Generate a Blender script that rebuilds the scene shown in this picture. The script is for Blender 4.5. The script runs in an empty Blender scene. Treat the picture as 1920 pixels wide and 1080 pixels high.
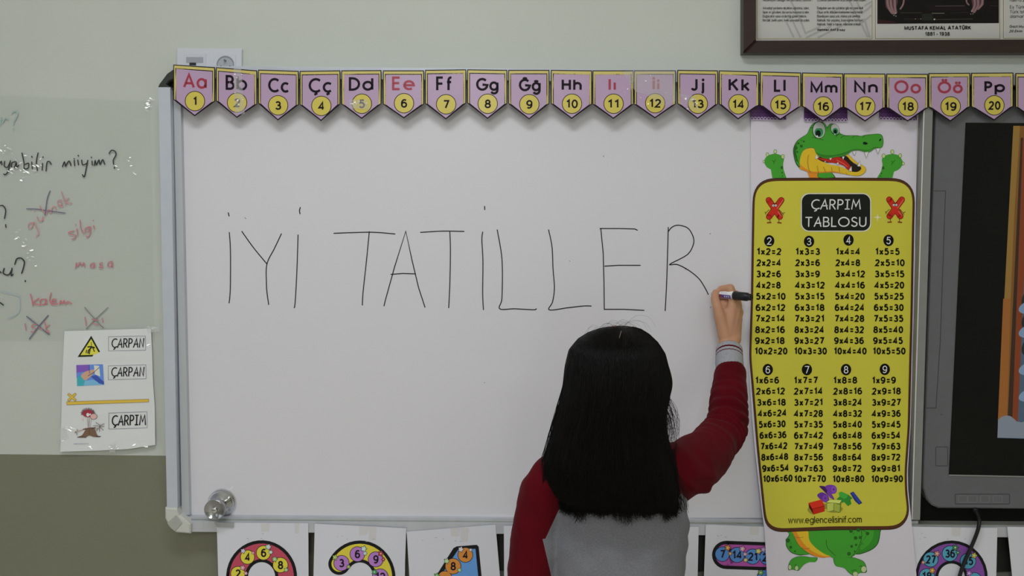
import bpy, bmesh, math, random
import numpy as np
from mathutils import Vector, Matrix, noise
from mathutils.geometry import tessellate_polygon
random.seed(7)
sc = bpy.context.scene
col = sc.collection
# ------------------------------------------------------------------ camera
F = 1600.0
CAM = Vector((0, -2.0, 1.43))
pitch = math.radians(4.18); roll = 0.009
fwd = Vector((0, math.cos(pitch), -math.sin(pitch)))
up0 = Vector((0, math.sin(pitch), math.cos(pitch)))
rt0 = Vector((1, 0, 0))
RT = rt0*math.cos(roll) + up0*math.sin(roll)
UP = -rt0*math.sin(roll) + up0*math.cos(roll)
cam = bpy.data.cameras.new('camera'); co = bpy.data.objects.new('camera', cam); col.objects.link(co)
cam.sensor_width = 36; cam.lens = F/1920*36; cam.clip_start = .05
m = Matrix((RT, UP, -fwd)).transposed().to_4x4(); m.translation = CAM
co.matrix_world = m
sc.camera = co
# ------------------------------------------------------------------ light
sc.view_settings.view_transform = 'Standard'; sc.view_settings.look = 'None'
sc.view_settings.gamma = 1; sc.view_settings.use_curve_mapping = False
sc.view_settings.exposure = 0.0
w = bpy.data.worlds.new('world'); sc.world = w; w.use_nodes = True
w.node_tree.nodes['Background'].inputs[0].default_value = (.80, .90, 1, 1)
w.node_tree.nodes['Background'].inputs[1].default_value = .8
def area(name, loc, rot, sx, sy, power, colr):
    l = bpy.data.lights.new(name, 'AREA'); l.shape = 'RECTANGLE'; l.size = sx; l.size_y = sy
    l.energy = power; l.color = colr
    o = bpy.data.objects.new(name, l); col.objects.link(o); o.location = loc; o.rotation_euler = rot
    return o
CEIL = 3.0
LAMPS = [(-.3, -1.5, 18), (2.3, -1.5, 2.0), (-.3, -4.3, 34), (2.3, -4.3, 8), (-.55, -6.8, 38)]
for i, (x, y, p) in enumerate(LAMPS):
    area('ceiling_lamp_light', (x, y, CEIL-.075), (0, 0, 0), 1.15, .26, p, (.97, .985, 1.0))
# daylight through the windows of the side wall
for y in (-1.9, -4.6):
    area('window_daylight', (-3.28, y, 1.75), (0, math.radians(-90), 0), 1.3, 1.7, 1.5, (.85, .92, 1))

# ------------------------------------------------------------------ helpers
def P(px, py, d=0.0):
    """pixel of the photograph -> point on the vertical plane d metres in front of the wall"""
    v = fwd*F + RT*(px-960) - UP*(py-540)
    t = (-d - CAM.y)/v.y
    return CAM + v*t
def lin(c): return c/12.92 if c <= .04045 else ((c+.055)/1.055)**2.4
K = .60
def rgb(h, k=None):
    h = h.lstrip('#'); k = K if k is None else k
    return tuple(min(.9, lin(int(h[i:i+2], 16)/255)/k) for i in (0, 2, 4)) + (1,)
MC = {}
def mat(h, rough=.5, metal=0, spec=.4, k=None, name=None, coat=0, emit=None, alpha=None):
    key = (h, rough, metal, spec, k, name, coat, emit, alpha)
    if key in MC: return MC[key]
    m = bpy.data.materials.new(name or 'mat_'+h.strip('#')); m.use_nodes = True
    b = m.node_tree.nodes['Principled BSDF']
    b.inputs['Base Color'].default_value = rgb(h, k)
    b.inputs['Roughness'].default_value = rough; b.inputs['Metallic'].default_value = metal
    b.inputs['Specular IOR Level'].default_value = spec
    if coat: b.inputs['Coat Weight'].default_value = coat; b.inputs['Coat Roughness'].default_value = .12
    if emit:
        b.inputs['Emission Color'].default_value = rgb(h, 1); b.inputs['Emission Strength'].default_value = emit
        b.inputs['Base Color'].default_value = (.01, .01, .01, 1)
    if alpha is not None: b.inputs['Alpha'].default_value = alpha
    MC[key] = m
    return m
def add_noise(m, scale=8, amt=.08, bump=0, bscale=60, stretch=None, bdist=.001, detail=5):
    """procedural mottling of colour and a fine bump"""
    nt = m.node_tree; N = nt.nodes; L = nt.links; b = N['Principled BSDF']
    tc = N.new('ShaderNodeTexCoord'); mp = N.new('ShaderNodeMapping')
    if stretch: mp.inputs['Scale'].default_value = stretch
    L.new(tc.outputs['Object'], mp.inputs[0])
    n = N.new('ShaderNodeTexNoise'); n.inputs['Scale'].default_value = scale; n.inputs['Detail'].default_value = detail
    L.new(mp.outputs[0], n.inputs[0])
    mr = N.new('ShaderNodeMapRange'); mr.inputs[1].default_value = .25; mr.inputs[2].default_value = .75
    mr.inputs[3].default_value = 1-amt; mr.inputs[4].default_value = 1+amt
    L.new(n.outputs[0], mr.inputs[0])
    mx = N.new('ShaderNodeVectorMath'); mx.operation = 'SCALE'
    mx.inputs[0].default_value = b.inputs['Base Color'].default_value[:3]
    L.new(mr.outputs[0], mx.inputs['Scale']); L.new(mx.outputs[0], b.inputs['Base Color'])
    if bump:
        n2 = N.new('ShaderNodeTexNoise'); n2.inputs['Scale'].default_value = bscale; n2.inputs['Detail'].default_value = 4
        L.new(mp.outputs[0], n2.inputs[0])
        bp = N.new('ShaderNodeBump'); bp.inputs['Strength'].default_value = bump; bp.inputs['Distance'].default_value = bdist
        L.new(n2.outputs[0], bp.inputs['Height']); L.new(bp.outputs[0], b.inputs['Normal'])
    return m
def setp(o, label=None, cat=None, group=None, kind=None):
    for k_, v in (('label', label), ('category', cat), ('group', group), ('kind', kind)):
        if v: o[k_] = v
    return o
def thing(name, loc, label, cat, group=None):
    o = bpy.data.objects.new(name, None); col.objects.link(o); o.location = loc; o.empty_display_size = .05
    return setp(o, label, cat, group)
def link(name, me, parent=None, mats=None):
    o = bpy.data.objects.new(name, me); col.objects.link(o)
    if mats and not me.materials:
        for m_ in mats: me.materials.append(m_)
    if parent:
        o.parent = parent
        # geometry is written in world coordinates: shift it into the parent's frame
        off = wloc(parent); me.transform(Matrix.Translation(-off)); 
    return o
def wloc(o):
    v = Vector((0, 0, 0))
    while o: v = v + o.location; o = o.parent
    return v
def bmobj(name, bm, mats, parent=None, smooth=False):
    me = bpy.data.meshes.new(name)
    bmesh.ops.recalc_face_normals(bm, faces=bm.faces)
    if smooth:
        for f in bm.faces: f.smooth = True
    bm.to_mesh(me); bm.free()
    if not isinstance(mats, (list, tuple)): mats = [mats]
    return link(name, me, parent, mats)
def box(bm, a, b, mi=0):
    x0, y0, z0 = a; x1, y1, z1 = b
    v = [bm.verts.new(p) for p in ((x0,y0,z0),(x1,y0,z0),(x1,y1,z0),(x0,y1,z0),(x0,y0,z1),(x1,y0,z1),(x1,y1,z1),(x0,y1,z1))]
    for f in ((0,1,2,3),(4,7,6,5),(0,4,5,1),(1,5,6,2),(2,6,7,3),(3,7,4,0)):
        fa = bm.faces.new([v[i] for i in f]); fa.material_index = mi
def prism(bm, pts, d1, d0, bev=0, mi=0):
    """outline given in pixels, face at d1, body back to d0"""
    n = len(pts)
    fr = [P(x, y, d1) for x, y in pts]
    bk = [Vector((p.x, -d0, p.z)) for p in fr]
    c = sum(fr, Vector())/n
    if bev:
        mid = [Vector((p.x, -(d1-bev), p.z)) for p in fr]
        fr = [p + (c-p).normalized()*bev*1.3 for p in fr]
        rings = [fr, mid, bk]
    else: rings = [fr, bk]
    vs = [[bm.verts.new(p) for p in r] for r in rings]
    fs = [bm.faces.new(vs[0]), bm.faces.new(vs[-1][::-1])]
    for a, b in zip(vs, vs[1:]):
        for i in range(n):
            j = (i+1) % n
            fs.append(bm.faces.new((a[i], b[i], b[j], a[j])))
    for f in fs: f.material_index = mi
def prism_obj(name, pts, d1, d0, m_, parent=None, bev=0):
    bm = bmesh.new(); prism(bm, pts, d1, d0, bev); return bmobj(name, bm, m_, parent)
def rect(x0, y0, x1, y1): return [(x0, y0), (x1, y0), (x1, y1), (x0, y1)]
def rrect(x0, y0, x1, y1, r, n=6):
    o = []
    for cx, cy, a0 in ((x1-r, y0+r, -90), (x1-r, y1-r, 0), (x0+r, y1-r, 90), (x0+r, y0+r, 180)):
        for i in range(n+1):
            a = math.radians(a0+90*i/n); o.append((cx+r*math.cos(a), cy+r*math.sin(a)))
    return o
def ell(cx, cy, rx, ry=None, n=28, rot=0):
    ry = rx if ry is None else ry; c, s = math.cos(rot), math.sin(rot)
    return [(cx+rx*math.cos(t)*c-ry*math.sin(t)*s, cy+rx*math.cos(t)*s+ry*math.sin(t)*c) for t in [2*math.pi*i/n for i in range(n)]]
def spl(pts, closed=True, k=5):
    n = len(pts); out = []
    rng = range(n if closed else n-1)
    for i in rng:
        if closed: p0, p1, p2, p3 = (pts[(i+j-1) % n] for j in range(4))
        else: p0, p1, p2, p3 = pts[max(i-1, 0)], pts[i], pts[i+1], pts[min(i+2, n-1)]
        for s in range(k):
            t = s/k
            out.append(tuple(.5*((2*b)+(-a+c)*t+(2*a-5*b+4*c-d)*t*t+(-a+3*b-3*c+d)*t**3) for a, b, c, d in zip(p0, p1, p2, p3)))
    if not closed: out.append(tuple(pts[-1]))
    return out
class Print:
    """flat printing laid on a sheet: coloured shapes stacked a few hundredths of a millimetre apart"""
    def __init__(s, dfun, base=.0003, step=2.5e-5, tf=None, cuts=None):
        s.d = dfun if callable(dfun) else (lambda x, y: dfun)
        s.o = base; s.step = step; s.v = []; s.f = []; s.mi = []; s.m = []; s.tf = tf; s.cuts = cuts
    def mx(s, m_):
        if isinstance(m_, str): m_ = mat(m_, .5, spec=.15)
        if m_ not in s.m: s.m.append(m_)
        return s.m.index(m_)
    def put(s, pts2, faces, mi):
        b = len(s.v)
        for x, y in pts2: s.v.append(P(x, y, s.d(x, y)+s.o))
        for f in faces: s.f.append([b+i for i in f]); s.mi.append(mi)
    def T(s, pts): return [s.tf(x, y) for x, y in pts] if s.tf else pts
    def poly(s, pts, m_, cut=False):
        s.o += s.step; pts = s.T(pts); mi = s.mx(m_)
        tr = tessellate_polygon([[Vector((x, y, 0)) for x, y in pts]])
        if cut and s.cuts:
            bm = bmesh.new(); vs = [bm.verts.new((x, y, 0)) for x, y in pts]
            for t in tr:
                try: bm.faces.new([vs[i] for i in t])
                except ValueError: pass
            for yc in s.cuts:
                bmesh.ops.bisect_plane(bm, geom=bm.verts[:]+bm.edges[:]+bm.faces[:], plane_co=(0, yc, 0), plane_no=(0, 1, 0))
            bm.verts.index_update()
            s.put([(v.co.x, v.co.y) for v in bm.verts], [[v.index for v in f.verts] for f in bm.faces], mi); bm.free()
        else: s.put(pts, tr, mi)
        return s
    def stroke(s, pts, wd, m_, cap=True, lift=True):
        """ribbon of width wd (pixels) along pts; wd may be a list"""
        if lift: s.o += s.step
        pts = s.T(pts); mi = s.mx(m_)
        q = [pts[0]]
        for p in pts[1:]:
            if (p[0]-q[-1][0])**2+(p[1]-q[-1][1])**2 > 1e-6: q.append(p)
        if len(q) < 2:
            s.put(ell(q[0][0], q[0][1], wd/2, n=8), [list(range(8))], mi); return s
        n = len(q); L = []; R = []
        closed = (q[0][0]-q[-1][0])**2+(q[0][1]-q[-1][1])**2 < 1e-4
        for i in range(n):
            a = q[i-1] if i else (q[-2] if closed else None); c = q[i+1] if i < n-1 else (q[1] if closed else None); b = q[i]
            def nrm(u, v):
                dx, dy = v[0]-u[0], v[1]-u[1]; l = math.hypot(dx, dy) or 1; return (-dy/l, dx/l)
            if a is None: nn = nrm(b, c); k_ = 1
            elif c is None: nn = nrm(a, b); k_ = 1
            else:
                n1, n2 = nrm(a, b), nrm(b, c); nx, ny = n1[0]+n2[0], n1[1]+n2[1]; l = math.hypot(nx, ny)
                if l < .3: nn = n1; k_ = 1
                else: nn = (nx/l, ny/l); k_ = min(2.2, 1/max(.3, nn[0]*n1[0]+nn[1]*n1[1]))
            h = (wd[min(i, len(wd)-1)] if isinstance(wd, (list, tuple)) else wd)/2*k_
            L.append((b[0]+nn[0]*h, b[1]+nn[1]*h)); R.append((b[0]-nn[0]*h, b[1]-nn[1]*h))
        s.put(L+R, [[i, i+1, n+i+1, n+i] for i in range(n-1)], mi)
        if cap and not closed:
            w0 = wd[0] if isinstance(wd, (list, tuple)) else wd; w1 = wd[-1] if isinstance(wd, (list, tuple)) else wd
            for c, ww in ((q[0], w0), (q[-1], w1)):
                s.put(ell(c[0], c[1], ww/2, n=10 if ww < 12 else 28), [list(range(10 if ww < 12 else 28))], mi)
        return s
    def text(s, t, x0, x1, yb, h, wt, m_, slope=0, cap=False, slant=0, sp=.13):
        s.o += s.step; W = []; x = 0; ww = wt/h
        for ch in t:
            if ch == ' ': x += .36; continue
            g = GL[ch]; W.append((ch, x)); x += g[0]+ww+sp
        tot = x-sp
        kx = (x1-x0)/tot if x1 is not None else h
        for ch, xo in W:
            for st in GL[ch][1]:
                q = []
                for e in st:
                    if len(e) == 2: q.append(e)
                    else:
                        cx, cy, rx, ry, a0, a1 = e; n = max(3, int(abs(a1-a0)/(22 if h > 8 else 45)))
                        q += [(cx+rx*math.cos(math.radians(a0+(a1-a0)*i/n)), cy+ry*math.sin(math.radians(a0+(a1-a0)*i/n))) for i in range(n+1)]
                r_ = []
                for gx, gy in q:
                    yy = ww/2+gy*(1-ww) if gy >= 0 else ww/2+gy
                    X = x0+(xo+gx)*kx+wt/2+slant*yy*h; r_.append((X, yb-yy*h+slope*(X-x0)))
                if len(r_) == 2 and len(st) == 2 and abs(st[0][0]-st[1][0])+abs(st[0][1]-st[1][1]) < .08:
                    s.put(ell((r_[0][0]+r_[1][0])/2, (r_[0][1]+r_[1][1])/2, wt*.62, n=10), [list(range(10))], s.mx(m_)); continue
                s.stroke(r_, wt, m_, cap=cap, lift=False)
        return s
    def build(s, name, parent, kind=None):
        me = bpy.data.meshes.new(name); me.from_pydata([tuple(v) for v in s.v], [], s.f)
        for m_ in s.m: me.materials.append(m_)
        me.polygons.foreach_set('material_index', s.mi)
        # all faces look to the room
        bm = bmesh.new(); bm.from_mesh(me)
        for f in bm.faces:
            if f.normal.y > 0: f.normal_flip()
        bm.to_mesh(me); bm.free()
        o = link(name, me, parent)
        if kind: o['kind'] = kind
        return o
# stroke alphabet: width, strokes of points or arcs (cx, cy, rx, ry, from, to)
O_ = (.33, .34, .33, .34, 0, 360)
def ced(x): return [(x, 0), (x+.04, -.13), (x-.12, -.2)]
def bre(x, y): return [(x, y+.04, .15, .11, 190, 350)]
def dots(x, y): return [[(x-.13, y), (x-.13, y+.03)], [(x+.13, y), (x+.13, y+.03)]]
GL = {
'A': (.8, [[(0,0),(.4,1),(.8,0)],[(.13,.32),(.67,.32)]]),
'B': (.52, [[(.22,.52),(0,.52),(0,1),(.24,1),(.24,.76,.22,.24,90,-90)],[(0,.52),(0,0),(.26,0),(.26,.26,.26,.26,-90,90)]]),
'C': (.78, [[(.48,.5,.48,.5,48,312)]]),
'Ç': (.78, [[(.48,.5,.48,.5,48,312)], ced(.48)]),
'D': (.68, [[(0,.5),(0,1),(.2,1),(.2,.5,.48,.5,90,-90),(0,0),(0,.5)]]),
'E': (.45, [[(.45,1),(0,1),(0,0),(.45,0)],[(0,.52),(.42,.52)]]),
'F': (.43, [[(.43,1),(0,1),(0,0)],[(0,.52),(.4,.52)]]),
'G': (.9, [[(.48,.5,.48,.5,45,352),(.5,.48)]]),
'Ğ': (.9, [[(.48,.5,.48,.5,45,352),(.5,.48)], bre(.48, 1.2)]),
'H': (.56, [[(0,0),(0,1)],[(.56,0),(.56,1)],[(0,.52),(.56,.52)]]),
'I': (0, [[(0,0),(0,1)]]), 'İ': (0, [[(0,0),(0,1)],[(0,1.2),(0,1.24)]]),
'J': (.32, [[(.32,1),(.32,.2),(.16,.2,.16,.2,0,-165)]]),
'K': (.56, [[(0,0),(0,1)],[(.52,1),(.03,.48)],[(.18,.6),(.56,0)]]),
'L': (.4, [[(0,1),(0,0),(.4,0)]]),
'M': (.8, [[(0,0),(0,1),(.4,.12),(.8,1),(.8,0)]]),
'N': (.62, [[(0,0),(0,1),(.62,0),(.62,1)]]),
'O': (.98, [[(.49,.5,.49,.5,0,360)]]), 'Ö': (.98, [[(.49,.5,.49,.5,0,360)]]+dots(.49,1.2)),
'P': (.46, [[(0,0),(0,1),(.2,1),(.2,.73,.26,.27,90,-90),(0,.46)]]),
'R': (.5, [[(0,0),(0,1),(.2,1),(.2,.73,.26,.27,90,-90),(0,.46)],[(.2,.46),(.5,0)]]),
'S': (.5, [[(.25,.755,.23,.245,35,180),(.08,.6),(.42,.42),(.24,.27,.26,.27,20,-150)]]),
'T': (.56, [[(.28,0),(.28,1)],[(0,1),(.56,1)]]),
'U': (.58, [[(0,1),(0,.3),(.29,.3,.29,.3,180,360),(.58,1)]]),
'Ü': (.58, [[(0,1),(0,.3),(.29,.3,.29,.3,180,360),(.58,1)]]+dots(.29,1.2)),
'V': (.7, [[(0,1),(.35,0),(.7,1)]]), 'Y': (.6, [[(0,1),(.3,.45),(.6,1)],[(.3,.45),(.3,0)]]),
'X': (.6, [[(0,0),(.6,1)],[(0,1),(.6,0)]]), 'Z': (.5, [[(0,1),(.5,1),(0,0),(.5,0)]]),
'a': (.66, [[O_],[(.66,.68),(.66,0)]]), 'b': (.66, [[O_],[(0,1),(0,0)]]),
'c': (.58, [[(.33,.34,.33,.34,48,312)]]), 'ç': (.58, [[(.33,.34,.33,.34,48,312)], ced(.33)]),
'd': (.66, [[O_],[(.66,1),(.66,0)]]), 'e': (.66, [[(.02,.34),(.66,.34),(.33,.34,.33,.34,0,308)]]),
'f': (.34, [[(.3,.8,.18,.2,75,180),(.12,0)],[(0,.64),(.32,.64)]]),
'g': (.66, [[O_],[(.66,.68),(.66,-.02),(.35,-.02,.31,.26,0,-150)]]),
'ğ': (.66, [[O_],[(.66,.68),(.66,-.02),(.35,-.02,.31,.26,0,-150)], bre(.33, .92)]),
'h': (.5, [[(0,0),(0,1)],[(0,.4),(.25,.42,.25,.26,180,0),(.5,0)]]),
'i': (0, [[(0,0),(0,.68)],[(0,.92),(0,.96)]]), 'ı': (0, [[(0,0),(0,.68)]]),
'j': (.12, [[(.12,.68),(.12,-.12),(0,-.12,.12,.12,0,-80)],[(.12,.92),(.12,.96)]]),
'k': (.45, [[(0,0),(0,1)],[(.42,.68),(.03,.32)],[(.14,.42),(.45,0)]]),
'l': (0, [[(0,0),(0,1)]]),
'm': (.84, [[(0,0),(0,.68)],[(0,.42),(.21,.46,.21,.22,180,0),(.42,0)],[(.42,.42),(.63,.46,.21,.22,180,0),(.84,0)]]),
'n': (.5, [[(0,0),(0,.68)],[(0,.4),(.25,.42,.25,.26,180,0),(.5,0)]]),
'o': (.66, [[O_]]), 'ö': (.66, [[O_]]+dots(.33,.93)), 'p': (.66, [[O_],[(0,.68),(0,-.3)]]),
'r': (.28, [[(0,0),(0,.68)],[(0,.38),(.26,.4,.26,.28,180,80)]]),
's': (.38, [[(.19,.51,.17,.17,35,180),(.32,.3),(.19,.17,.19,.17,20,-150)]]),
'ş': (.38, [[(.19,.51,.17,.17,35,180),(.32,.3),(.19,.17,.19,.17,20,-150)], ced(.19)]),
't': (.3, [[(.13,.95),(.13,0)],[(0,.66),(.3,.66)]]),
'u': (.5, [[(0,.68),(0,.26),(.25,.26,.25,.26,180,360),(.5,.68)],[(.5,.3),(.5,0)]]),
'ü': (.5, [[(0,.68),(0,.26),(.25,.26,.25,.26,180,360),(.5,.68)],[(.5,.3),(.5,0)]]+dots(.25,.93)),
'v': (.5, [[(0,.68),(.25,0),(.5,.68)]]), 'w': (.8, [[(0,.68),(.2,0),(.4,.68),(.6,0),(.8,.68)]]),
'y': (.5, [[(0,.68),(.26,.02)],[(.5,.68),(.14,-.3)]]), 'z': (.42, [[(0,.68),(.42,.68),(0,0),(.42,0)]]),
'x': (.46, [[(0,0),(.46,.72)],[(0,.72),(.46,0)]]),
'0': (.54, [[(.27,.5,.27,.5,0,360)]]), '1': (.3, [[(.0,.78),(.24,1),(.24,0)]]),
'2': (.54, [[(.27,.73,.26,.27,165,-32),(0,0),(.54,0)]]),
'3': (.54, [[(.25,.75,.23,.25,155,-80),(.2,.51)],[(.2,.51),(.26,.265,.28,.265,85,-155)]]),
'4': (.6, [[(.6,.26),(0,.26),(.44,1),(.44,0)]]),
'5': (.54, [[(.5,1),(.12,1),(.06,.52),(.25,.33,.28,.33,125,-150)]]),
'6': (.56, [[(.28,.31,.28,.31,0,360)],[(.33,.5,.33,.5,55,195)]]),
'7': (.54, [[(0,1),(.54,1),(.2,0)]]),
'8': (.56, [[(.28,.76,.23,.24,0,360)],[(.28,.265,.28,.265,0,360)]]),
'9': (.56, [[(.28,.69,.28,.31,0,360)],[(.23,.5,.33,.5,-125,15)]]),
'=': (.5, [[(0,.2),(.5,.2)],[(0,.62),(.5,.62)]]), '-': (.3, [[(0,.4),(.3,.4)]]),
'.': (.0, [[(0,0),(0,.05)]]), ',': (.05, [[(.05,.05),(0,-.15)]]), ';': (.05, [[(.05,.05),(0,-.15)],[(.05,.5),(.05,.55)]]),
'!': (0, [[(0,.3),(0,1)],[(0,0),(0,.05)]]), "'": (0, [[(0,.8),(0,1)]]),
'?': (.4, [[(.2,.76,.2,.24,170,-45),(.2,.4),(.2,.28)],[(.2,0),(.2,.05)]]),
}
# comic-lettering variants
GC = dict(GL); GC['I'] = (.36, [[(.18,0),(.18,1)],[(0,1),(.36,1)],[(0,0),(.36,0)]])
GC['M'] = (.8, [[(0,0),(.12,1),(.38,.3),(.66,1),(.8,0)]])
GC['A'] = (.62, [[(0,0),(.38,1),(.62,0)],[(.1,.34),(.6,.36)]])
GC['C'] = (.6, [[(.45,.5,.45,.5,60,305)]]); GC['Ç'] = (.6, [[(.45,.5,.45,.5,60,305)], ced(.42)])
GC['N'] = (.56, [[(0,0),(.04,1),(.52,0),(.56,1)]])
def lathe(bm, prof, base, axis, n=32, mi=0):
    axis = Vector(axis).normalized(); u = axis.orthogonal().normalized(); v = axis.cross(u)
    rings = []
    for r, h in prof:
        rings.append([bm.verts.new(Vector(base)+axis*h+(u*math.cos(2*math.pi*i/n)+v*math.sin(2*math.pi*i/n))*max(r, 1e-5)) for i in range(n)])
    for a, b in zip(rings, rings[1:]):
        for i in range(n):
            f = bm.faces.new((a[i], a[(i+1) % n], b[(i+1) % n], b[i])); f.material_index = mi; f.smooth = True
    f = bm.faces.new(rings[0][::-1]); f.material_index = mi
    f = bm.faces.new(rings[-1]); f.material_index = mi
def tube(bm, pts, rad, n=8, mi=0):
    pts = [Vector(p) for p in pts]; rings = []; u = None
    for i, p in enumerate(pts):
        t = (pts[min(i+1, len(pts)-1)]-pts[max(i-1, 0)]).normalized()
        u = t.orthogonal().normalized() if u is None else (u-t*u.dot(t)).normalized()
        v = t.cross(u); r = rad[i] if isinstance(rad, (list, tuple)) else rad
        rings.append([bm.verts.new(p+(u*math.cos(2*math.pi*k/n)+v*math.sin(2*math.pi*k/n))*r) for k in range(n)])
    for a, b in zip(rings, rings[1:]):
        for k in range(n):
            f = bm.faces.new((a[k], a[(k+1) % n], b[(k+1) % n], b[k])); f.smooth = True; f.material_index = mi
    bm.faces.new(rings[0][::-1]).material_index = mi; bm.faces.new(rings[-1]).material_index = mi

# ================================================================== the room
def struct(name, bm, mats):
    o = bmobj(name, bm, mats); o['kind'] = 'structure'; return o
paint = add_noise(mat('#a5a9a3', .55, spec=.25, name='upper_wall_paint'), 3, .035, .25, 120)
olive = add_noise(mat('#69695a', .4, spec=.4, name='lower_wall_paint'), 2.5, .05, .2, 90)
zs = P(150, 853, 0).z
bm = bmesh.new(); box(bm, (-3.3, 0, zs), (3.6, .15, CEIL)); box(bm, (-3.3, 0, 0), (3.6, .15, zs), 1)
struct('wall_front', bm, [paint, olive])
bm = bmesh.new(); box(bm, (-3.3, -8, -.1), (3.6, .15, 0))
struct('floor', bm, add_noise(mat('#a59f94', .35, name='floor_vinyl'), 6, .1))
bm = bmesh.new(); box(bm, (-3.3, -8, CEIL), (3.6, .15, CEIL+.1))
struct('ceiling', bm, mat('#d2d2cc', .8, name='ceiling_paint'))
bm = bmesh.new(); box(bm, (-3.3, -8.15, 0), (3.6, -8, CEIL)); struct('wall_back', bm, mat('#afb1ac', .6, name='back_paint'))
bm = bmesh.new(); box(bm, (3.6, -8.15, 0), (3.75, .15, CEIL)); struct('wall_right', bm, mat('#a0a294', .6, name='right_paint'))
bm = bmesh.new()
box(bm, (-3.45, -8.15, 0), (-3.3, .15, 1.0)); box(bm, (-3.45, -8.15, 2.5), (-3.3, .15, CEIL))
for a, b in ((-8.15, -5.5), (-3.7, -2.8), (-1.0, .15)): box(bm, (-3.45, a, 1.0), (-3.3, b, 2.5))
struct('wall_left', bm, mat('#8a8b80', .6, name='left_paint'))
for i, yc in enumerate((-1.9, -4.6)):
    bm = bmesh.new()
    for a, b in ((yc-.9, yc-.85), (yc-.03, yc+.03), (yc+.85, yc+.9)): box(bm, (-3.42, a, 1.0), (-3.36, b, 2.5))
    for a, b in ((1.0, 1.05), (2.45, 2.5)): box(bm, (-3.42, yc-.9, a), (-3.36, yc+.9, b))
    struct('window_%d' % (i+1), bm, mat('#d8d8d8', .4, name='window_frame_white'))
for x, y, p in LAMPS:
    t = thing('ceiling_light', (x, y, CEIL), 'white ceiling light fixture '+{(0,0):'near the board on the window side',(1,0):'near the board on the display side',(0,1):'in the middle row on the window side',(1,1):'in the middle row on the display side',(0,2):'in the last row'}[(int(x > 0), 0 if y > -3 else 1 if y > -6 else 2)], 'ceiling light', 'ceiling light fixtures')
    bm = bmesh.new(); box(bm, (x-.62, y-.17, CEIL-.06), (x+.62, y+.17, CEIL)); bmobj('housing', bm, mat('#cfcfcf', .5), t)
    bm = bmesh.new(); box(bm, (x-.58, y-.13, CEIL-.068), (x+.58, y+.13, CEIL-.06))
    bmobj('diffuser', bm, mat('#fff8ec', .5, emit=2.0*p/18, name='lamp_diffuser'), t)

# ================================================================== whiteboard unit
DB = .022                      # writing surface in front of the wall
alu = add_noise(mat('#a3a6ac', .38, metal=.35, spec=.5, name='brushed_aluminium'), 30, .06, stretch=(1, 1, .1))
alul = add_noise(mat('#a4a9b2', .35, metal=.15, spec=.5, name='pale_aluminium'), 20, .04)
alud = add_noise(mat('#85867f', .4, metal=.4, spec=.5, name='dull_aluminium'), 30, .07)
black = mat('#17181a', .5, name='black_plastic')
ink = mat('#18181b', .5, spec=.2, name='black_ink')
wb = thing('whiteboard', P(1000, 975, 0), 'wide white writing board in an aluminium frame with IYI TATILLER handwritten on it', 'whiteboard')
wbm = add_noise(mat('#b9b8be', .17, spec=.5, name='enamel_board'), 1.6, .02, .03, 7)
prism_obj('writing_surface', [(330, 150), (1742, 158), (1716, 972), (345, 968)], DB, .004, wbm, wb)
# rails: outer frame
prism_obj('top_rail', [(322, 123), (1990, 138), (1990, 160), (322, 145)], .045, .002, alul, wb, .002)
prism_obj('left_rail', [(297, 163), (319, 163), (333, 955), (313, 955)], .052, .002, alul, wb, .003)
prism_obj('rail_shadow_gap', [(319, 150), (326, 150), (338, 966), (332, 966)], .03, .002, black, wb)
prism_obj('door_side_rail', [(325, 165), (338, 165), (355, 967), (341, 967)], .036, .004, alu, wb, .002)
prism_obj('board_edge_seal', [(337, 190), (340, 190), (356, 967), (353.5, 967)], .0232, .01, mat('#3b3b3b', .7), wb)
prism_obj('door_bottom_rail', [(342, 968), (1722, 977), (1722, 984), (342, 974)], .034, .004, alu, wb, .001)
prism_obj('bottom_rail', [(350, 977), (1990, 989), (1990, 1008), (350, 997)], .045, .002, alu, wb, .002)
prism_obj('bottom_rail_lip', [(340, 974), (1990, 985), (1990, 989), (340, 977.5)], .038, .002, alud, wb)
prism_obj('door_closing_rail', [(1733, 150), (1751, 150), (1725, 976), (1708, 976)], .046, .004, add_noise(mat('#757675', .45, metal=.2, name='worn_rail_metal'), 30, .06), wb, .002)
prism_obj('door_inner_strip', [(1718, 150), (1735, 150), (1712, 974), (1697, 974)], .0235, .004, mat('#acaaa6', .45), wb)
prism_obj('rail_joint_line', [(1733.4, 160), (1734.8, 160), (1711, 974), (1709.8, 974)], .0475, .04, mat('#cfcfcd', .4), wb)
# corner caps
bm = bmesh.new()
prism(bm, [(309, 952), (331, 953), (336, 966), (350, 977), (357, 984), (357, 1001), (330, 999), (317, 988), (309, 972)], .056, .002, .003)
bmobj('corner_cap', bm, mat('#a9aaa5', .5, name='grey_plastic'), wb)
bm = bmesh.new(); prism(bm, [(313, 981), (330, 966), (342, 981), (328, 997), (319, 990)], .0575, .055, .001)
bmobj('corner_cap_panel', bm, mat('#90918c', .5, name='grey_plastic_dark'), wb)
bm = bmesh.new(); prism(bm, [(296, 163), (298, 158), (313, 138), (326, 129), (328, 146), (316, 152), (310, 160), (322, 165)], .05, .01, .002)
bmobj('top_corner_cap', bm, mat('#2a2c28', .45), wb)
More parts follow.
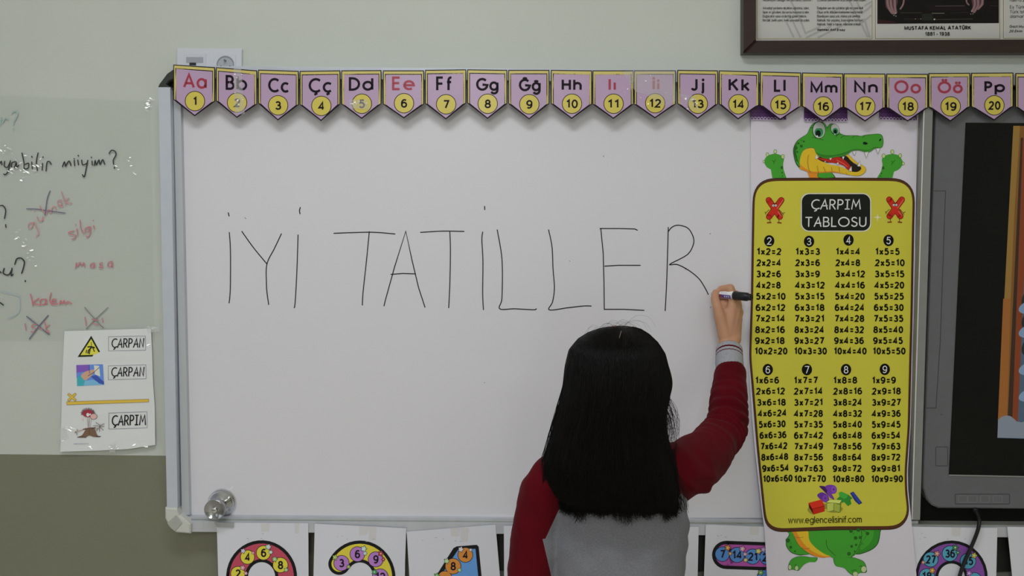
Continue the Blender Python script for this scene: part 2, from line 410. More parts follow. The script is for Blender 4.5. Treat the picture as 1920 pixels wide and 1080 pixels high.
# handwriting on the board, one mesh per letter
HW = {
 'İ1': [[(428,399),(429.5,405)], [(430,436),(432,470),(432,530),(431,555),(429.5,568)]],
 'Y': [[(453.5,434),(475,464),(500.5,495)], [(527.5,438.5),(515,465),(500.5,495),(499.5,530),(501,552),(503.8,571)]],
 'İ2': [[(563,389),(561.5,395),(562.5,401)], [(558.8,440.5),(557,500),(554.5,550),(552.8,573),(551.5,577)]],
 'T1': [[(626,437.5),(660,436.2),(700,435.5),(740.5,438.7)], [(692.4,434.5),(687,490),(681,545),(679.3,572)]],
 'A': [[(720,573.5),(722.5,563),(740,500),(760.8,433.5),(773,490),(785,540),(796.8,576)], [(733,514.5),(755,512.7),(779,513.5)]],
 'T2': [[(788.5,435.7),(830,433.4),(870,434)], [(843.5,435),(844.5,470),(843.5,530),(841.3,577)]],
 'İ3': [[(908.6,387),(908.9,393)], [(905,435),(903.5,450),(905.5,490),(905,550),(906.5,580.5)]],
 'L1': [[(932.3,431),(940,475),(942,510),(941,560),(937,579),(965,579),(1000,580.8),(1005.5,579)]],
 'L2': [[(1028.6,431),(1035,463),(1037,505),(1039.5,540),(1036,566),(1030,581),(1065,577),(1095,573.7),(1108.5,573.8)]],
 'E': [[(1125,428.5),(1160,428.5),(1190,429.3),(1195,431.5)], [(1126.5,429),(1131,475),(1132.5,530),(1133,580),(1170,580),(1207.5,582)], [(1134,499),(1160,497.5),(1200.5,497.5)]],
 'R': [[(1253,426.5),(1251,500),(1249,550),(1247.2,582.5)], [(1252.5,435),(1260,426),(1272,422.3),(1290,428),(1300,445),(1299.5,460),(1288,478),(1256,495.5),(1270,496),(1290,506),(1310,522),(1322,540),(1328,552)]],
 'marks': [[(459,408),(461,410)], [(1331,438.6),(1332,437.6)], [(1331.5,577),(1333,575.5)], [(1285,504),(1286,505)], [(1131,292),(1132.5,294)], [(908,717),(909,718)], [(1067.7,489.5),(1068.5,490)]]}
for k_, strokes in HW.items():
    pr = Print(DB, .0004)
    for st in strokes:
        if k_ == 'marks':
            p2 = Print(DB, .0004); p2.stroke(st, 1.1, mat('#55555a', .5)); p2.build('ink_speck', wb)
        else: pr.stroke(spl(st, False, 6) if len(st) > 2 and k_ not in ('A', 'E', 'L1', 'L2', 'Y') else (spl(st, False, 8) if k_ not in ('A', 'E') else st), 1.9, ink)
    if pr.v: pr.build('written_letter', wb)
# worn grime along the left seal and scratches
pr = Print(.0233, .0002)
for i in range(46):
    y = random.uniform(200, 960); x = 338.5+(y-190)*.0208+random.uniform(-1, 1.5)
    pr.stroke([(x, y), (x+random.uniform(-1, 1), y+random.uniform(2, 9))], random.uniform(.6, 1.8), '#2a2a2c')
setp(pr.build('grime', wb), kind='stuff')
# knob
kb = P(417, 942, DB); chrome = mat('#b9babd', .12, metal=1, name='chrome', k=.62)
bm = bmesh.new(); lathe(bm, [(.0335, 0), (.0335, .003), (.031, .0055), (.0285, .009), (.027, .012), (.0225, .014), (.0215, .018), (.017, .0195), (.0155, .026)], kb, (0, -1, 0), 48)
kn = bmobj('knob', bm, chrome, wb)
bm = bmesh.new(); lathe(bm, [(.0165, .024), (.0175, .028), (.0205, .034), (.0235, .043), (.0245, .050), (.0240, .054), (.0225, .0555), (.0218, .0545), (.0002, .0545)], kb, (0, -1, 0), 48)
bmobj('knob_grip', bm, mat('#8a8b8d', .14, metal=1, name='chrome_worn', k=.6), kn)
bm = bmesh.new(); lathe(bm, [(.0062, .0545), (.0062, .057), (.0054, .0576), (.0002, .0576)], kb, (0, -1, 0), 24)
box(bm, (kb.x-.004, kb.y-.0582, kb.z-.0006), (kb.x+.004, kb.y-.0574, kb.z+.0006), 1)
bmobj('lock_button', bm, [chrome, black], kn)

# ================================================================== wall socket plate
plas = mat('#acaeb5', .35, name='white_plastic')
t = thing('socket_plate', P(392, 110, 0), 'white double wall plate with network port and round power socket', 'socket')
prism_obj('plate', rrect(331, 90, 453, 152, 3), .010, 0, plas, t, .0015)
o = prism_obj('network_port', rrect(344, 101, 386, 143, 1.5), .0115, .009, mat('#a8abb2', .35), t, .0004)
prism_obj('port_slot', rect(349, 107, 381, 118), .0118, .011, mat('#85878e', .5), o)
prism_obj('port_plug', rect(355, 117.5, 367, 122), .0135, .011, black, o)
o = prism_obj('power_socket', rrect(401, 101, 442, 143, 1.5), .0115, .009, mat('#aaadb4', .35), t, .0004)
pr = Print(.0117, .0001); pr.poly(ell(422.5, 121, 16.5), '#74777c').poly(ell(422.5, 122.5, 14.5), '#8f9298'); pr.poly(ell(414, 124.5, 1.6), '#1d1d1f').poly(ell(431, 124.5, 1.6), '#1d1d1f'); pr.build('socket_well', o)
bm = bmesh.new(); lathe(bm, [(.0022, 0), (.0022, .008), (.001, .0095)], P(423, 114, .011), (0, -1, 0), 12); bmobj('earth_pin', bm, mat('#77777a', .3, metal=1), o)

# ================================================================== plastic film with classroom writing on the wall
film = bpy.data.materials.new('clear_film'); film.use_nodes = True
nt = film.node_tree; N = nt.nodes; L = nt.links; N.remove(N['Principled BSDF'])
tr = N.new('ShaderNodeBsdfTransparent'); tr.inputs[0].default_value = (.965, .97, .965, 1)
gl = N.new('ShaderNodeBsdfGlossy'); gl.inputs['Roughness'].default_value = .2
mxs = N.new('ShaderNodeMixShader'); fr = N.new('ShaderNodeFresnel'); fr.inputs[0].default_value = 1.32
tc = N.new('ShaderNodeTexCoord'); nz = N.new('ShaderNodeTexNoise'); nz.inputs['Scale'].default_value = 14; nz.inputs['Detail'].default_value = 6; nz.inputs['Distortion'].default_value = 1.2
bp = N.new('ShaderNodeBump'); bp.inputs['Strength'].default_value = .2; bp.inputs['Distance'].default_value = .006
L.new(tc.outputs['Object'], nz.inputs[0]); L.new(nz.outputs[0], bp.inputs['Height']); L.new(bp.outputs[0], gl.inputs['Normal'])
L.new(fr.outputs[0], mxs.inputs[0]); L.new(tr.outputs[0], mxs.inputs[1]); L.new(gl.outputs[0], mxs.inputs[2]); L.new(mxs.outputs[0], N['Material Output'].inputs[0])
t = thing('writing_film', P(100, 640, 0), 'clear plastic film stuck on the wall covered with handwritten words', 'film')
def film_d(x, y):
    e = max(0, 1-abs(x-287)/30)*.001 + max(0, 1-abs(y-640)/24)*.001
    return .0018 + e + .0012*(noise.noise(Vector((x*.021, y*.017, .3)))+.5*noise.noise(Vector((x*.06, y*.045, 1.3))))*min(1, max(0, (300-x)/60)) + .001
me = bpy.data.meshes.new('film'); vv = []; ff = []; nx, ny = 70, 70
for j in range(ny+1):
    for i in range(nx+1):
        x = -60+(282+8*j/ny+60)*i/nx; yt = 176+(x+60)*.04; y = yt+(640-yt)*j/ny; vv.append(tuple(P(x, y, film_d(x, y))))
for j in range(ny):
    for i in range(nx): a = j*(nx+1)+i; ff.append((a, a+1, a+nx+2, a+nx+1))
me.from_pydata(vv, [], ff)
for p_ in me.polygons: p_.use_smooth = True
link('film', me, t, [film])
pr = Print(lambda x, y: film_d(x, y)+.0012, .0); B = mat('#26282a', .5); R1 = mat('#b0626c', .5); R2 = mat('#a86a72', .5); R3 = mat('#ad7a7e', .5); GR = mat('#88a09c', .5); VI = mat('#5c5a70', .5); BL = mat('#8fa0aa', .5)
def hw(strokes, tf, w_, m_):
    # strokes that stand close together make one written word
    gs = []
    for st in strokes:
        xs = [p[0]/tf[2] for p in st]; ys = [p[1]/tf[2] for p in st]; b_ = [min(xs), min(ys), max(xs), max(ys)]; near = [g for g in gs if g[0][0]-9 < b_[2] and b_[0]-9 < g[0][2] and g[0][1]-9 < b_[3] and b_[1]-9 < g[0][3]]
        m2 = [b_, [st]]
        for g in near: m2[0] = [min(m2[0][0], g[0][0]), min(m2[0][1], g[0][1]), max(m2[0][2], g[0][2]), max(m2[0][3], g[0][3])]; m2[1] += g[1]; gs.remove(g)
        gs.append(m2)
    for g in gs: hw1(g[1], tf, w_, m_)
def hw1(strokes, tf, w_, m_):
    pr = Print(lambda x, y: film_d(x, y)+.0012, .0)
    for st in strokes:
        q = [(tf[0]+x/tf[2], tf[1]+y/tf[2]) for x, y in st]
        pr.stroke(spl(q, False, 5) if len(q) > 2 else q, w_, m_, lift=False)
    pr.build('written_word', t)
z1 = (0, 80, 4.0)
hw([[(0,905),(10,890),(14,915)],[(35,890),(32,925),(55,935),(75,895)],[(78,885),(62,960),(40,990),(28,985)],
    [(118,893),(90,900),(85,928),(105,938),(122,900),(125,935),(140,920)],[(165,828),(180,900),(182,945),(210,940),(214,905),(190,912)],
    [(238,895),(242,945)],[(238,852),(240,860)],[(285,828),(272,895),(280,958)],[(318,905),(316,955)],[(322,856),(323,862)],
    [(345,962),(352,900),(370,892),(384,912)],
    [(468,930),(482,895),(490,918),(492,925),(515,888),(528,905),(532,922)],[(556,882),(560,922)],[(555,870),(556,872)],[(583,880),(588,915)],[(586,845),(588,850)],
    [(612,880),(620,915),(650,905),(658,880),(645,950),(632,1005),(618,990)],[(690,888),(692,918)],[(684,858),(686,862)],
    [(706,920),(714,885),(722,915),(742,880),(750,912),(770,878),(785,912)],
    [(818,832),(835,808),(862,815),(870,840),(850,880),(852,912)],[(857,932),(858,942)]], z1, 2.1, B)
hw([[(88,530),(105,512),(130,520),(125,555),(105,590),(102,612)],[(101,642),(102,648)],[(0,620),(8,560)],[(20,600),(40,565),(60,575)]], z1, 2.2, GR)
z2 = (0, 340, 3.6)
hw([[(0,165),(20,165),(38,195),(30,250)],[(38,292),(40,310)]], z2, 2.2, B)
hw([[(100,560),(112,525),(140,518),(163,540),(160,575),(146,620)],[(170,670),(171,677)],[(28,588),(22,620),(55,632),(78,600),(80,590),(75,635),(88,628)],[(-5,605),(8,618)],[(0,818),(22,835)]], z2, 2.3, B)
hw([[(218,280),(195,285),(192,312),(215,312),(228,275),(250,320),(262,350),(245,372)],[(250,240),(262,262),(280,268),(288,240),(290,265)],[(232,200),(234,204)],[(268,165),(300,215)],[(315,225),(318,195),(330,190),(345,215),(352,178),(372,172),(378,195)],[(392,160),(415,158),(412,128),(392,130),(390,150),(408,172),(425,165)],[(415,70),(440,135),(445,160)],[(465,112),(440,135),(485,152)]], z2, 1.7, R3)
hw([[(180,186),(250,188),(330,200),(438,214)],[(338,64),(318,120),(304,228)]], z2, 1.8, VI)
hw([[(500,335),(462,345),(480,358),(510,365),(505,385),(485,390)],[(518,318),(525,360)],[(510,290),(511,293)],[(540,262),(545,310),(565,355)],[(600,308),(575,318),(575,340),(598,335),(608,305),(610,350),(590,378),(582,368)],[(632,298),(638,322)],[(628,262),(630,265)],
    [(510,585),(515,552),(525,575),(540,548),(552,570),(565,550),(572,580)],[(632,552),(612,560),(612,580),(630,578),(636,555),(640,580)],[(690,550),(672,555),(680,568),(694,575),(685,585),(668,580)],[(755,540),(732,548),(728,570),(748,575),(756,545),(760,580)]], z2, 1.8, R2)
hw([[(206,762),(215,800),(222,838)],[(262,790),(222,820),(268,835)],[(308,795),(275,800),(272,828),(300,830),(310,798),(316,832)],[(345,752),(335,800),(350,832)],[(352,815),(375,810),(372,795),(355,798),(352,822),(372,832),(388,825)],[(402,832),(410,805),(420,825),(432,805),(442,828),(458,812),(484,826)]], z2, 1.9, R1)
hw([[(168,960),(176,1002)],[(245,965),(218,970),(215,985),(240,995),(230,1015),(208,1015)],[(300,945),(318,1020)],[(335,970),(308,990),(335,1025)],[(260,985),(285,1000)],[(573,918),(582,975)],[(690,925),(696,950)],[(620,932),(665,938)],[(625,958),(665,972)]], z2, 1.8, R2)
hw([[(180,912),(240,960),(330,1035)],[(324,906),(260,980),(198,1064)]], z2, 2.0, VI)
hw([[(570,850),(640,930),(698,990)],[(728,852),(650,925),(582,995)]], z2, 1.5, mat('#6f6a6c', .5))
hw([[(0,740),(60,755),(120,768),(132,785),(132,870),(100,905),(50,925)]], z2, 1.3, BL)

# ================================================================== classroom sheet with three cards, taped left of the board
sh = thing('laminated_sheet', P(200, 845, 0), 'laminated white sheet reading CARPAN, CARPAN and CARPIM, taped under the film', 'sheet')
def sd(x, y): return .006+.006*max(0, (y-615)/235)**2 + .0015*math.sin((y-600)/38)*max(0, (x-200)/90)
lam = mat('#bfc1d0', .22, spec=.6, name='laminated_paper')
pr = Print(sd, 0, cuts=[620+15*i for i in range(16)])
pr.poly([(121, 621), (283, 616), (285, 660), (287, 720), (290, 760), (291, 834), (240, 842), (180, 845), (113, 847), (115, 790), (117, 700)], lam, True)
base = pr.build('paper', sh)
mo = base.modifiers.new('thickness', 'SOLIDIFY'); mo.thickness = .0006; mo.offset = -1
pr = Print(sd, .0004)
pr.poly([(171, 629.5), (192.5, 668), (145.5, 669.5)], '#24261d').poly([(171, 635.5), (187, 664.8), (151, 666)], '#c2bd4a')
for st, w_ in (([(171,642),(171.5,648)],1.2), ([(165,650.5),(171,650),(177,652)],2.6), ([(171,652),(166,657),(165,662)],2.6), ([(169,656),(167.5,663.5)],2), ([(174,652),(177,659)],1.8), ([(162.5,656.5),(161.5,661.5)],1.8)):
    pr.stroke(st, w_, '#24261d')
for (x0, y0, x1, y1, sk) in ((203.5, 631, 272.5, 657.5, -1), (203, 685.5, 273.5, 711.5, -1.5), (204, 774, 275.5, 804, -2)):
    q = [(x0, y0+.5), (x1, y0+sk), (x1+.5, y1+sk), (x0, y1+.5), (x0, y0+.5)]; pr.stroke(q, .8, '#6f7480', cap=False)
def comic(s_, *a, **k_):
    global GL
    g = GL; GL = GC; pr.text(s_, *a, cap=True, **k_); GL = g
comic('ÇARPAN', 208.5, 269, 652.5, 18, 2.1, ink, slope=-.012, slant=.06)
comic('ÇARPAN', 208, 269.5, 706.5, 18, 2.1, ink, slope=-.012, slant=.06)
comic('ÇARPIM', 209, 273, 798.5, 20, 2.3, ink, slope=-.02, slant=.04)
# picture of a hand at a paint table
pr.poly([(143, 684.5), (193, 683), (195, 721.5), (144.5, 724)], '#5b7fc4').poly([(143, 684.5), (167, 683.8), (168, 702), (143.5, 708)], '#7452a8')
pr.poly([(144, 708), (152, 704), (159, 713), (157, 723.3), (144.5, 724)], '#3f9aa5').poly([(159, 714), (175, 712), (190, 720), (195, 721.5), (157, 723.3)], '#6fa3d6')
pr.poly(spl([(152, 704), (160, 697), (170, 694), (182, 692), (176, 698), (172, 704), (165, 710), (159, 713)]), '#b5917c')
pr.poly([(176, 685), (186, 686), (188, 706), (178, 702)], '#d5d7b8').stroke([(165, 705), (176, 698), (186, 689)], 1, '#34343c').poly([(170, 706), (180, 703), (195, 716), (195, 721), (186, 719)], '#3c4f9c')
pr.stroke([(167, 684), (168, 700)], 1, '#3a3f66')
pr.poly([(124.5, 753), (279, 748), (279, 754), (125, 759.5)], '#8d7a3a').poly([(125.3, 753.8), (278.2, 748.8), (278.2, 753.3), (125.7, 758.6)], '#c9a444')
for a, b in (((127.5, 738.5), (142, 751)), ((142, 738), (127.5, 751.5))): pr.stroke([a, b], 4.6, '#8d7a3a', cap=False)
for a, b in (((128.2, 739.2), (141.3, 750.3)), ((141.3, 738.8), (128.2, 750.7))): pr.stroke([a, b], 3.4, '#c9a444', cap=False)
Z = lambda x, y: (120+x/7.717, 720+y/7.717)
pr.tf = Z
for i in range(17):
    a = math.radians(165+i*12); pr.stroke([(345+75*math.cos(a), 425+50*math.sin(a)), (345+100*math.cos(a)+random.uniform(-6, 6), 425+78*math.sin(a))], 1.0, '#3a3034')
pr.poly(ell(345, 425, 80, 55), '#8c3340').poly(ell(345, 445, 22, 26), '#cfc9c4').poly(ell(378, 440, 11, 14), '#cfc9c4').poly(ell(428, 470, 50, 42), '#3a3034').poly(ell(428, 470, 46, 38), '#c79d98')
pr.poly(ell(270, 505, 16, 20), '#c9b3ae').poly([(320, 490), (395, 500), (375, 630), (345, 630)], '#b9b4b4').stroke([(345, 500), (350, 620)], .8, '#4a4648').stroke([(370, 500), (362, 620)], .8, '#4a4648')
pr.poly(spl([(190, 770), (260, 740), (320, 650), (370, 628), (440, 645), (480, 740), (530, 765), (430, 765), (365, 745), (300, 772)]), '#6e5646')
pr.stroke([(195, 768), (320, 770)], 1.3, '#3c3038').stroke([(470, 758), (528, 760)], 1.2, '#3c3038').stroke([(365, 640), (365, 740)], .7, '#4a382e')
pr.stroke([(320, 640), (230, 675), (165, 690)], 2.0, '#b39a94').stroke([(440, 640), (500, 640), (520, 600)], 2.0, '#a2958c').stroke([(280, 655), (325, 648)], 1.6, '#3c3438').stroke([(400, 640), (450, 632)], 1.6, '#3c3438')
for a, b in (((165, 690), (160, 710)), ((175, 690), (190, 738)), ((200, 680), (185, 655)), ((520, 600), (460, 555)), ((520, 600), (580, 575)), ((520, 610), (580, 615)), ((510, 610), (570, 670)), ((510, 620), (515, 690)), ((500, 610), (425, 600)), ((490, 640), (470, 680))): pr.stroke([a, b], .9, '#55504e')
pr.tf = None
pr.text('eglencelisinif.com', 138, 166, 833, 2.2, .5, '#8f93a8')
pr.build('printing', sh)
def glints(name, spots, dbase, parent, size=(3, 8), lamp=Vector((-.6, -1.5, 2.93))):  # painted glints: pale facets tilted to mirror the lamp towards the camera
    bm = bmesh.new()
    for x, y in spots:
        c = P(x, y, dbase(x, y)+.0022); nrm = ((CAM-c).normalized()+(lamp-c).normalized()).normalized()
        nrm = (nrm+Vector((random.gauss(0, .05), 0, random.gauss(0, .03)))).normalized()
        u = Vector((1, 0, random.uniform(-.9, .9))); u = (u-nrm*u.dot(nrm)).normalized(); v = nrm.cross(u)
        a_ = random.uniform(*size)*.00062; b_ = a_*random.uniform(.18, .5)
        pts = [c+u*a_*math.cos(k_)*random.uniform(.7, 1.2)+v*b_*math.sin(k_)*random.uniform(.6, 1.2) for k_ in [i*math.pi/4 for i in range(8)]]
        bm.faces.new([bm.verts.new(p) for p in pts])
    o = bmobj(name, bm, mat('#d8d8dc', .1, spec=1.0, alpha=.45, name='glint_facet'), parent); o['kind'] = 'stuff'
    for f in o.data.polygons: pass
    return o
wf = bpy.data.objects['writing_film']
sp_ = [(random.gauss(45, 18), random.gauss(318, 12)) for _ in range(26)]+[(random.gauss(12, 9), random.gauss(280, 5)) for _ in range(10)]+[(random.gauss(30+i*2.2, 6), 430+i*5+random.gauss(0, 6)) for i in range(14)]+[(random.gauss(278, 6), random.gauss(192, 9)) for _ in range(12)]+[(random.gauss(283, 6), random.gauss(614, 3)) for _ in range(6)]+[(random.gauss(235, 12), random.gauss(312, 12)) for _ in range(6)]
glints('film_glint', [(x, y) for x, y in sp_ if x < 288], film_d, wf)  # lamp reflections on the film, put in as pale facets
glints('film_glint', [(random.gauss(126, 7), 812+random.uniform(-12, 25)) for _ in range(10)]+[(random.uniform(160, 180), random.uniform(836, 842)) for _ in range(5)]+[(random.uniform(200, 225), random.uniform(836, 841)) for _ in range(7)]+[(random.uniform(250, 275), random.uniform(830, 838)) for _ in range(5)]+[(random.gauss(278, 2), random.uniform(640, 655)) for _ in range(3)], sd, sh, (3, 7))  # same pale facets stand for reflections on the laminated sheet
clear = mat('#d8d8dc', .08, spec=.8, alpha=.16, name='clear_tape')
t = sh
for i, q in enumerate(([(275, 612), (298, 613), (299, 622), (277, 624)], [(205, 832), (216, 832), (216, 848), (205, 848)], [(110, 805), (122, 800), (128, 822), (112, 826)])):
    prism_obj('tape_piece', q, .014 if i else .011, .0125 if i else .0095, clear, t)

# ================================================================== alphabet pennants
FL = [('Aa',1,325,403,121,126,365,218,343,387,28),('Bb',2,405,482,126,132,444,221,423,463,28),('Cc',3,484,560,130.5,133,521,226,502.6,542,27.5),
('Çç',4,562,638,133,132,602,227,578.5,622.8,28),('Dd',5,640,715,132,131.5,678,223,654,700,25.6),('Ee',6,718,795,132,132,757,222,735,778,26),
('Ff',7,797,874,131,130,836,224,817.6,848,28),('Gg',8,876,951,130,131,914,223,892.5,934,24.5),('Ğğ',9,953,1030,131,131,992,224,972.7,1013,24),
('Hh',10,1033,1110,131,132,1072,223,1053,1091,23),('Iı',11,1111,1188,132,132,1150,223,1141,1155.5,24),('İi',12,1189,1267,132,132,1228,222,1223.5,1237,21),
('Jj',13,1270,1346,131,132,1308,223,1295,1321,24),('Kk',14,1348,1423,132,134,1384,224,1366,1406.6,25),('Ll',15,1425,1502,134,136,1463,225,1451,1473,25),
('Mm',16,1504,1581,136,137.5,1543,228,1519.5,1570.6,22.6),('Nn',17,1582,1660,137.5,138,1622,228,1601.5,1646.5,24),('Oo',18,1662,1740,138,138.5,1702,228,1676.5,1726.6,25),
('Öö',19,1741,1819,137,136.5,1782,228,1758,1805,23),('Pp',20,1821,1900,136.5,136,1864,226,1845.6,1885,21),('',21,1904,1982,137,137,1943,227,0,0,0)]
pink = add_noise(mat('#9b849f', .26, spec=.5, name='pennant_pink'), 4, .03)
yel = mat('#b3a54a', .26, spec=.5); dk = mat('#1a141c', .4, spec=.12); red = mat('#8c3040', .3); yb = mat('#b0a45f', .3)
ASC = str.maketrans('ÇçĞğıİÖö', 'CcGgiIOo')
SPECIAL = {4: 'with cedillas', 9: 'with breve marks', 11: 'without dots', 12: 'with dots', 19: 'with double dots'}
for s_, nb, xl, xr, yl, yr, tx, ty, a, b, h in FL:
    g = 'alphabet pennants hanging along the top of the board'
    red_l = s_ in ('Aa', 'Ee', 'Iı', 'İi', 'Oo', 'Öö')
    lab = ('pink bunting pennant lettered %s %sin %s above yellow disc %d' % (s_.translate(ASC), SPECIAL[nb]+' ' if nb in SPECIAL else '', 'red' if red_l else 'black', nb)) if s_ else 'pink bunting pennant at the end of the row, cut off beside pennant Pp'
    D = .0505+.0012*(nb % 2)
    lean = random.uniform(-.0015, .0025)
    dfun = (lambda D, yl, lean: lambda x, y: D+(y-yl)/95*lean)(D, yl, lean)
    t = thing('pennant', P((xl+xr)/2, (yl+yr)/2, D), lab, 'pennant', g)
    hs = 63.5 if nb != 1 else 66
    ysl, ysr = yl+hs, yr+hs
    if nb == 1: ysl, ysr = 187, 190
    def V(i, top, m_, pr_): pr_.poly([(xl+i, yl+top), (xr-i, yr+top), (xr-i, ysr-(0 if i < 6 else 0)), (tx+.0, ty-i*.0-(2.6 if i > 4 else 0)), (xl+i, ysl)], m_)
    pr = Print(dfun, 0); pr.poly([(xl, yl), (xr, yr), (xr, ysr), (tx, ty), (xl, ysl)], dk)
    o = pr.build('card', t); mo = o.modifiers.new('thickness', 'SOLIDIFY'); mo.thickness = .0006; mo.offset = -1
    pr = Print(dfun, .0003)
    sl = (yr-yl)/(xr-xl)
    pr.poly([(xl+1.6, yl+1.8), (xr-1.6, yr+1.8), (xr-1.6, ysr-.8), (xr-6, ysr+1.5), (xr-6, yr+8), (xl+6, yl+8), (xl+6, ysl+1.8), (xl+1.6, ysl-.8)], yb)
    pr.build('border', t)
    pr = Print(dfun, .0003)
    pr.poly([(xl+3.8, yl+6.6), (xr-3.8, yr+6.6), (xr-3.8, ysr+.4), (tx, ty-.8), (xl+3.8, ysl+.4)], dk)
    pr.poly([(xl+5.2, yl+8.2), (xr-5.2, yr+8.2), (xr-5.2, ysr+.2), (tx, ty-2.6), (xl+5.2, ysl+.2)], pink)
    pr.build('panel', t)
    if not s_: continue
    pr = Print(dfun, .0006); pr.text(s_, a, b, ty-52.7, h, 4.4, red if red_l else dk, slope=sl*.6, sp=.16)
    pr.build('letters', t)
    pr = Print(dfun, .0006); pr.poly(ell(tx+.5, ty-28.5, 18.9, n=40), dk).poly(ell(tx+.5, ty-28.5, 17.6, n=40), yel); o = pr.build('number_disc', t)
    pr = Print(dfun, .0009); wn = 7 if nb == 1 else (11.5 if nb < 10 else 22); pr.text(str(nb), tx+.5-wn/2, tx+.5+wn/2, ty-20, 16.5, 3.0, dk); pr.build('number', o)
    if nb in (2, 5, 12, 13):
        q = {2: [(438, 128), (452, 128), (459, 214), (440, 214)], 5: [(655, 187), (690, 187), (692, 205), (655, 203)], 12: [(1166, 134), (1190, 133), (1266, 133), (1266, 190), (1240, 205), (1214, 178), (1192, 172)], 13: [(1273, 176), (1300, 180), (1316, 212), (1296, 205)]}[nb]
        bm = bmesh.new(); prism(bm, q, D+.0022, D+.0018); o = bmobj('tape_piece', bm, clear if nb != 12 else mat('#d2ccd8', .12, spec=.8, alpha=.17, name='glare_tape'), t)  # whitish alpha of the dotted-i pennant's tape imitates lamp glare
        xs_ = [p[0] for p in q]; ys_ = [p[1] for p in q]
        glints('tape_glint', [(random.uniform(min(xs_)+2, max(xs_)-3), random.uniform(min(ys_)+3, max(ys_)-6)) for _ in range(14)], lambda x, y: D+.0005, t, (2, 5))  # sparkles of the glossy tape, added as pale facets

# ================================================================== purple lace-edged tape strips
pur = add_noise(mat('#4a2a5c', .35, name='purple_tape'), 60, .25)
for (x0, y0, x1, y1, sk, lab) in ((1407, 196, 1474, 226, 1, 'purple lace-edged tape strip holding the poster between pennants Kk and Ll'), (1508, 196, 1589, 229, .5, 'purple lace-edged tape strip holding the poster under pennant Mm'), (1649, 196, 1719, 226, 2, 'purple lace-edged tape strip holding the poster under pennant Oo')):
    t = thing('tape_strip', P((x0+x1)/2, y0, .03), lab, 'tape', 'purple tape strips on the poster')
    o = prism_obj('strip', [(x0, y0), (x1, y0+sk), (x1, y1+sk-2), (x0, y1-2)], .031, .0296, pur, t)
    pr = Print(.031, .0002)
    lc = mat('#a99bb2', .5); n_ = int((x1-x0)/6.2)
    pr.stroke([(x0, y1-2), (x1, y1-2+sk)], 1.2, lc, cap=False)
    for i in range(n_):
        cx = x0+3+i*6.2; cy = y1-3+sk*i/n_; pr.stroke([(cx+2.4*math.cos(a), cy-3.6*math.sin(a)) for a in [math.pi*j/6 for j in range(7)]], 1.1, lc)
    for yy in (y0+5, y0+11, y0+17):
        for i in range(int((x1-x0)/3)): pr.poly(ell(x0+2+i*3, yy+(i % 2)*1.5, .55, n=5), '#8a6fa0')
    pr.build('lace_print', t)

# ================================================================== multiplication poster
KN = [(190, .0300), (240, .0260), (300, .0262), (360, .0275), (420, .0268), (480, .0262), (540, .0270), (600, .0285), (660, .0280), (720, .0300), (780, .0325), (840, .036), (900, .0425), (960, .0520), (1020, .0570), (1080, .0595), (1140, .060), (1260, .060)]
def pd(x, y):
    if y <= KN[0][0]: return KN[0][1]
    for (a, u), (b, v) in zip(KN, KN[1:]):
        if y <= b: return u+(v-u)*(y-a)/(b-a)
    return KN[-1][1]
cuts = [k_[0] for k_ in KN]
ps = thing('multiplication_poster', P(1560, 210, .03), 'tall yellow times table poster titled CARPIM TABLOSU held by a green crocodile', 'poster')
pr = Print(pd, 0, cuts=cuts)
ledge = [(1408, 200), (1408, 300), (1408, 360), (1409, 420), (1409, 480), (1407.5, 540), (1406, 600), (1403.5, 660), (1406, 720), (1410, 780), (1415, 840), (1422, 900), (1429, 960), (1434, 1000), (1438, 1080), (1441, 1140), (1444, 1240)]
redge = [(1720, 200), (1718.5, 300), (1717, 400), (1715, 500), (1713, 600), (1710.5, 680), (1707.5, 800), (1702, 885), (1703, 920), (1707.5, 963), (1712, 1010), (1718.5, 1080), (1722, 1140), (1726, 1240)]
pr.poly(ledge+redge[::-1], add_noise(mat('#b9b5bf', .4, name='poster_paper'), 3, .02), True)
o = pr.build('paper', ps); mo = o.modifiers.new('thickness', 'SOLIDIFY'); mo.thickness = .0005; mo.offset = -1
pr = Print(pd, .0006, step=1.6e-4, cuts=cuts)
def qarc(cx, cy, rx, ry, a0, a1, n=7): return [(cx+rx*math.cos(math.radians(a0+(a1-a0)*i/n)), cy+ry*math.sin(math.radians(a0+(a1-a0)*i/n))) for i in range(n+1)]
outer = [(1480,333.5),(1560,333),(1640,333.5)]+qarc(1680, 370, 35.5, 36.3, -90, 0)+[(1714,430),(1711,600),(1709,670),(1706,800),(1700,885),(1701,925)]+qarc(1674, 955, 32, 38.5, 5, 90)+[(1560,994)]+qarc(1463, 970, 31, 28, 90, 165)+[(1428,930),(1424,890),(1418,830),(1409,720),(1404.5,670),(1408,560),(1410,430)]+qarc(1446, 370, 35, 36.3, 180, 270)
def inset(pts, k_, c=(1559, 664)):
    n = len(pts); out = []
    for i in range(n):
        a, b, c_ = pts[i-1], pts[i], pts[(i+1) % n]; dx, dy = c_[0]-a[0], c_[1]-a[1]; l = math.hypot(dx, dy); out.append((b[0]-dy/l*k_, b[1]+dx/l*k_))
    return out
o2 = []
for i, (x, y) in enumerate(outer):
    x2, y2 = outer[(i+1) % len(outer)]; k_ = max(1, int(math.hypot(x2-x, y2-y)/7)); o2 += [(x+(x2-x)*j/k_, y+(y2-y)*j/k_) for j in range(k_)]
for _ in range(4): o2 = [((o2[i-1][0]+o2[i][0]*2+o2[(i+1) % len(o2)][0])/4, (o2[i-1][1]+o2[i][1]*2+o2[(i+1) % len(o2)][1])/4) for i in range(len(o2))]
pr.poly(o2, '#1c1712', True)
pr.poly(inset(o2, 1.2), '#4a2c1a', True)
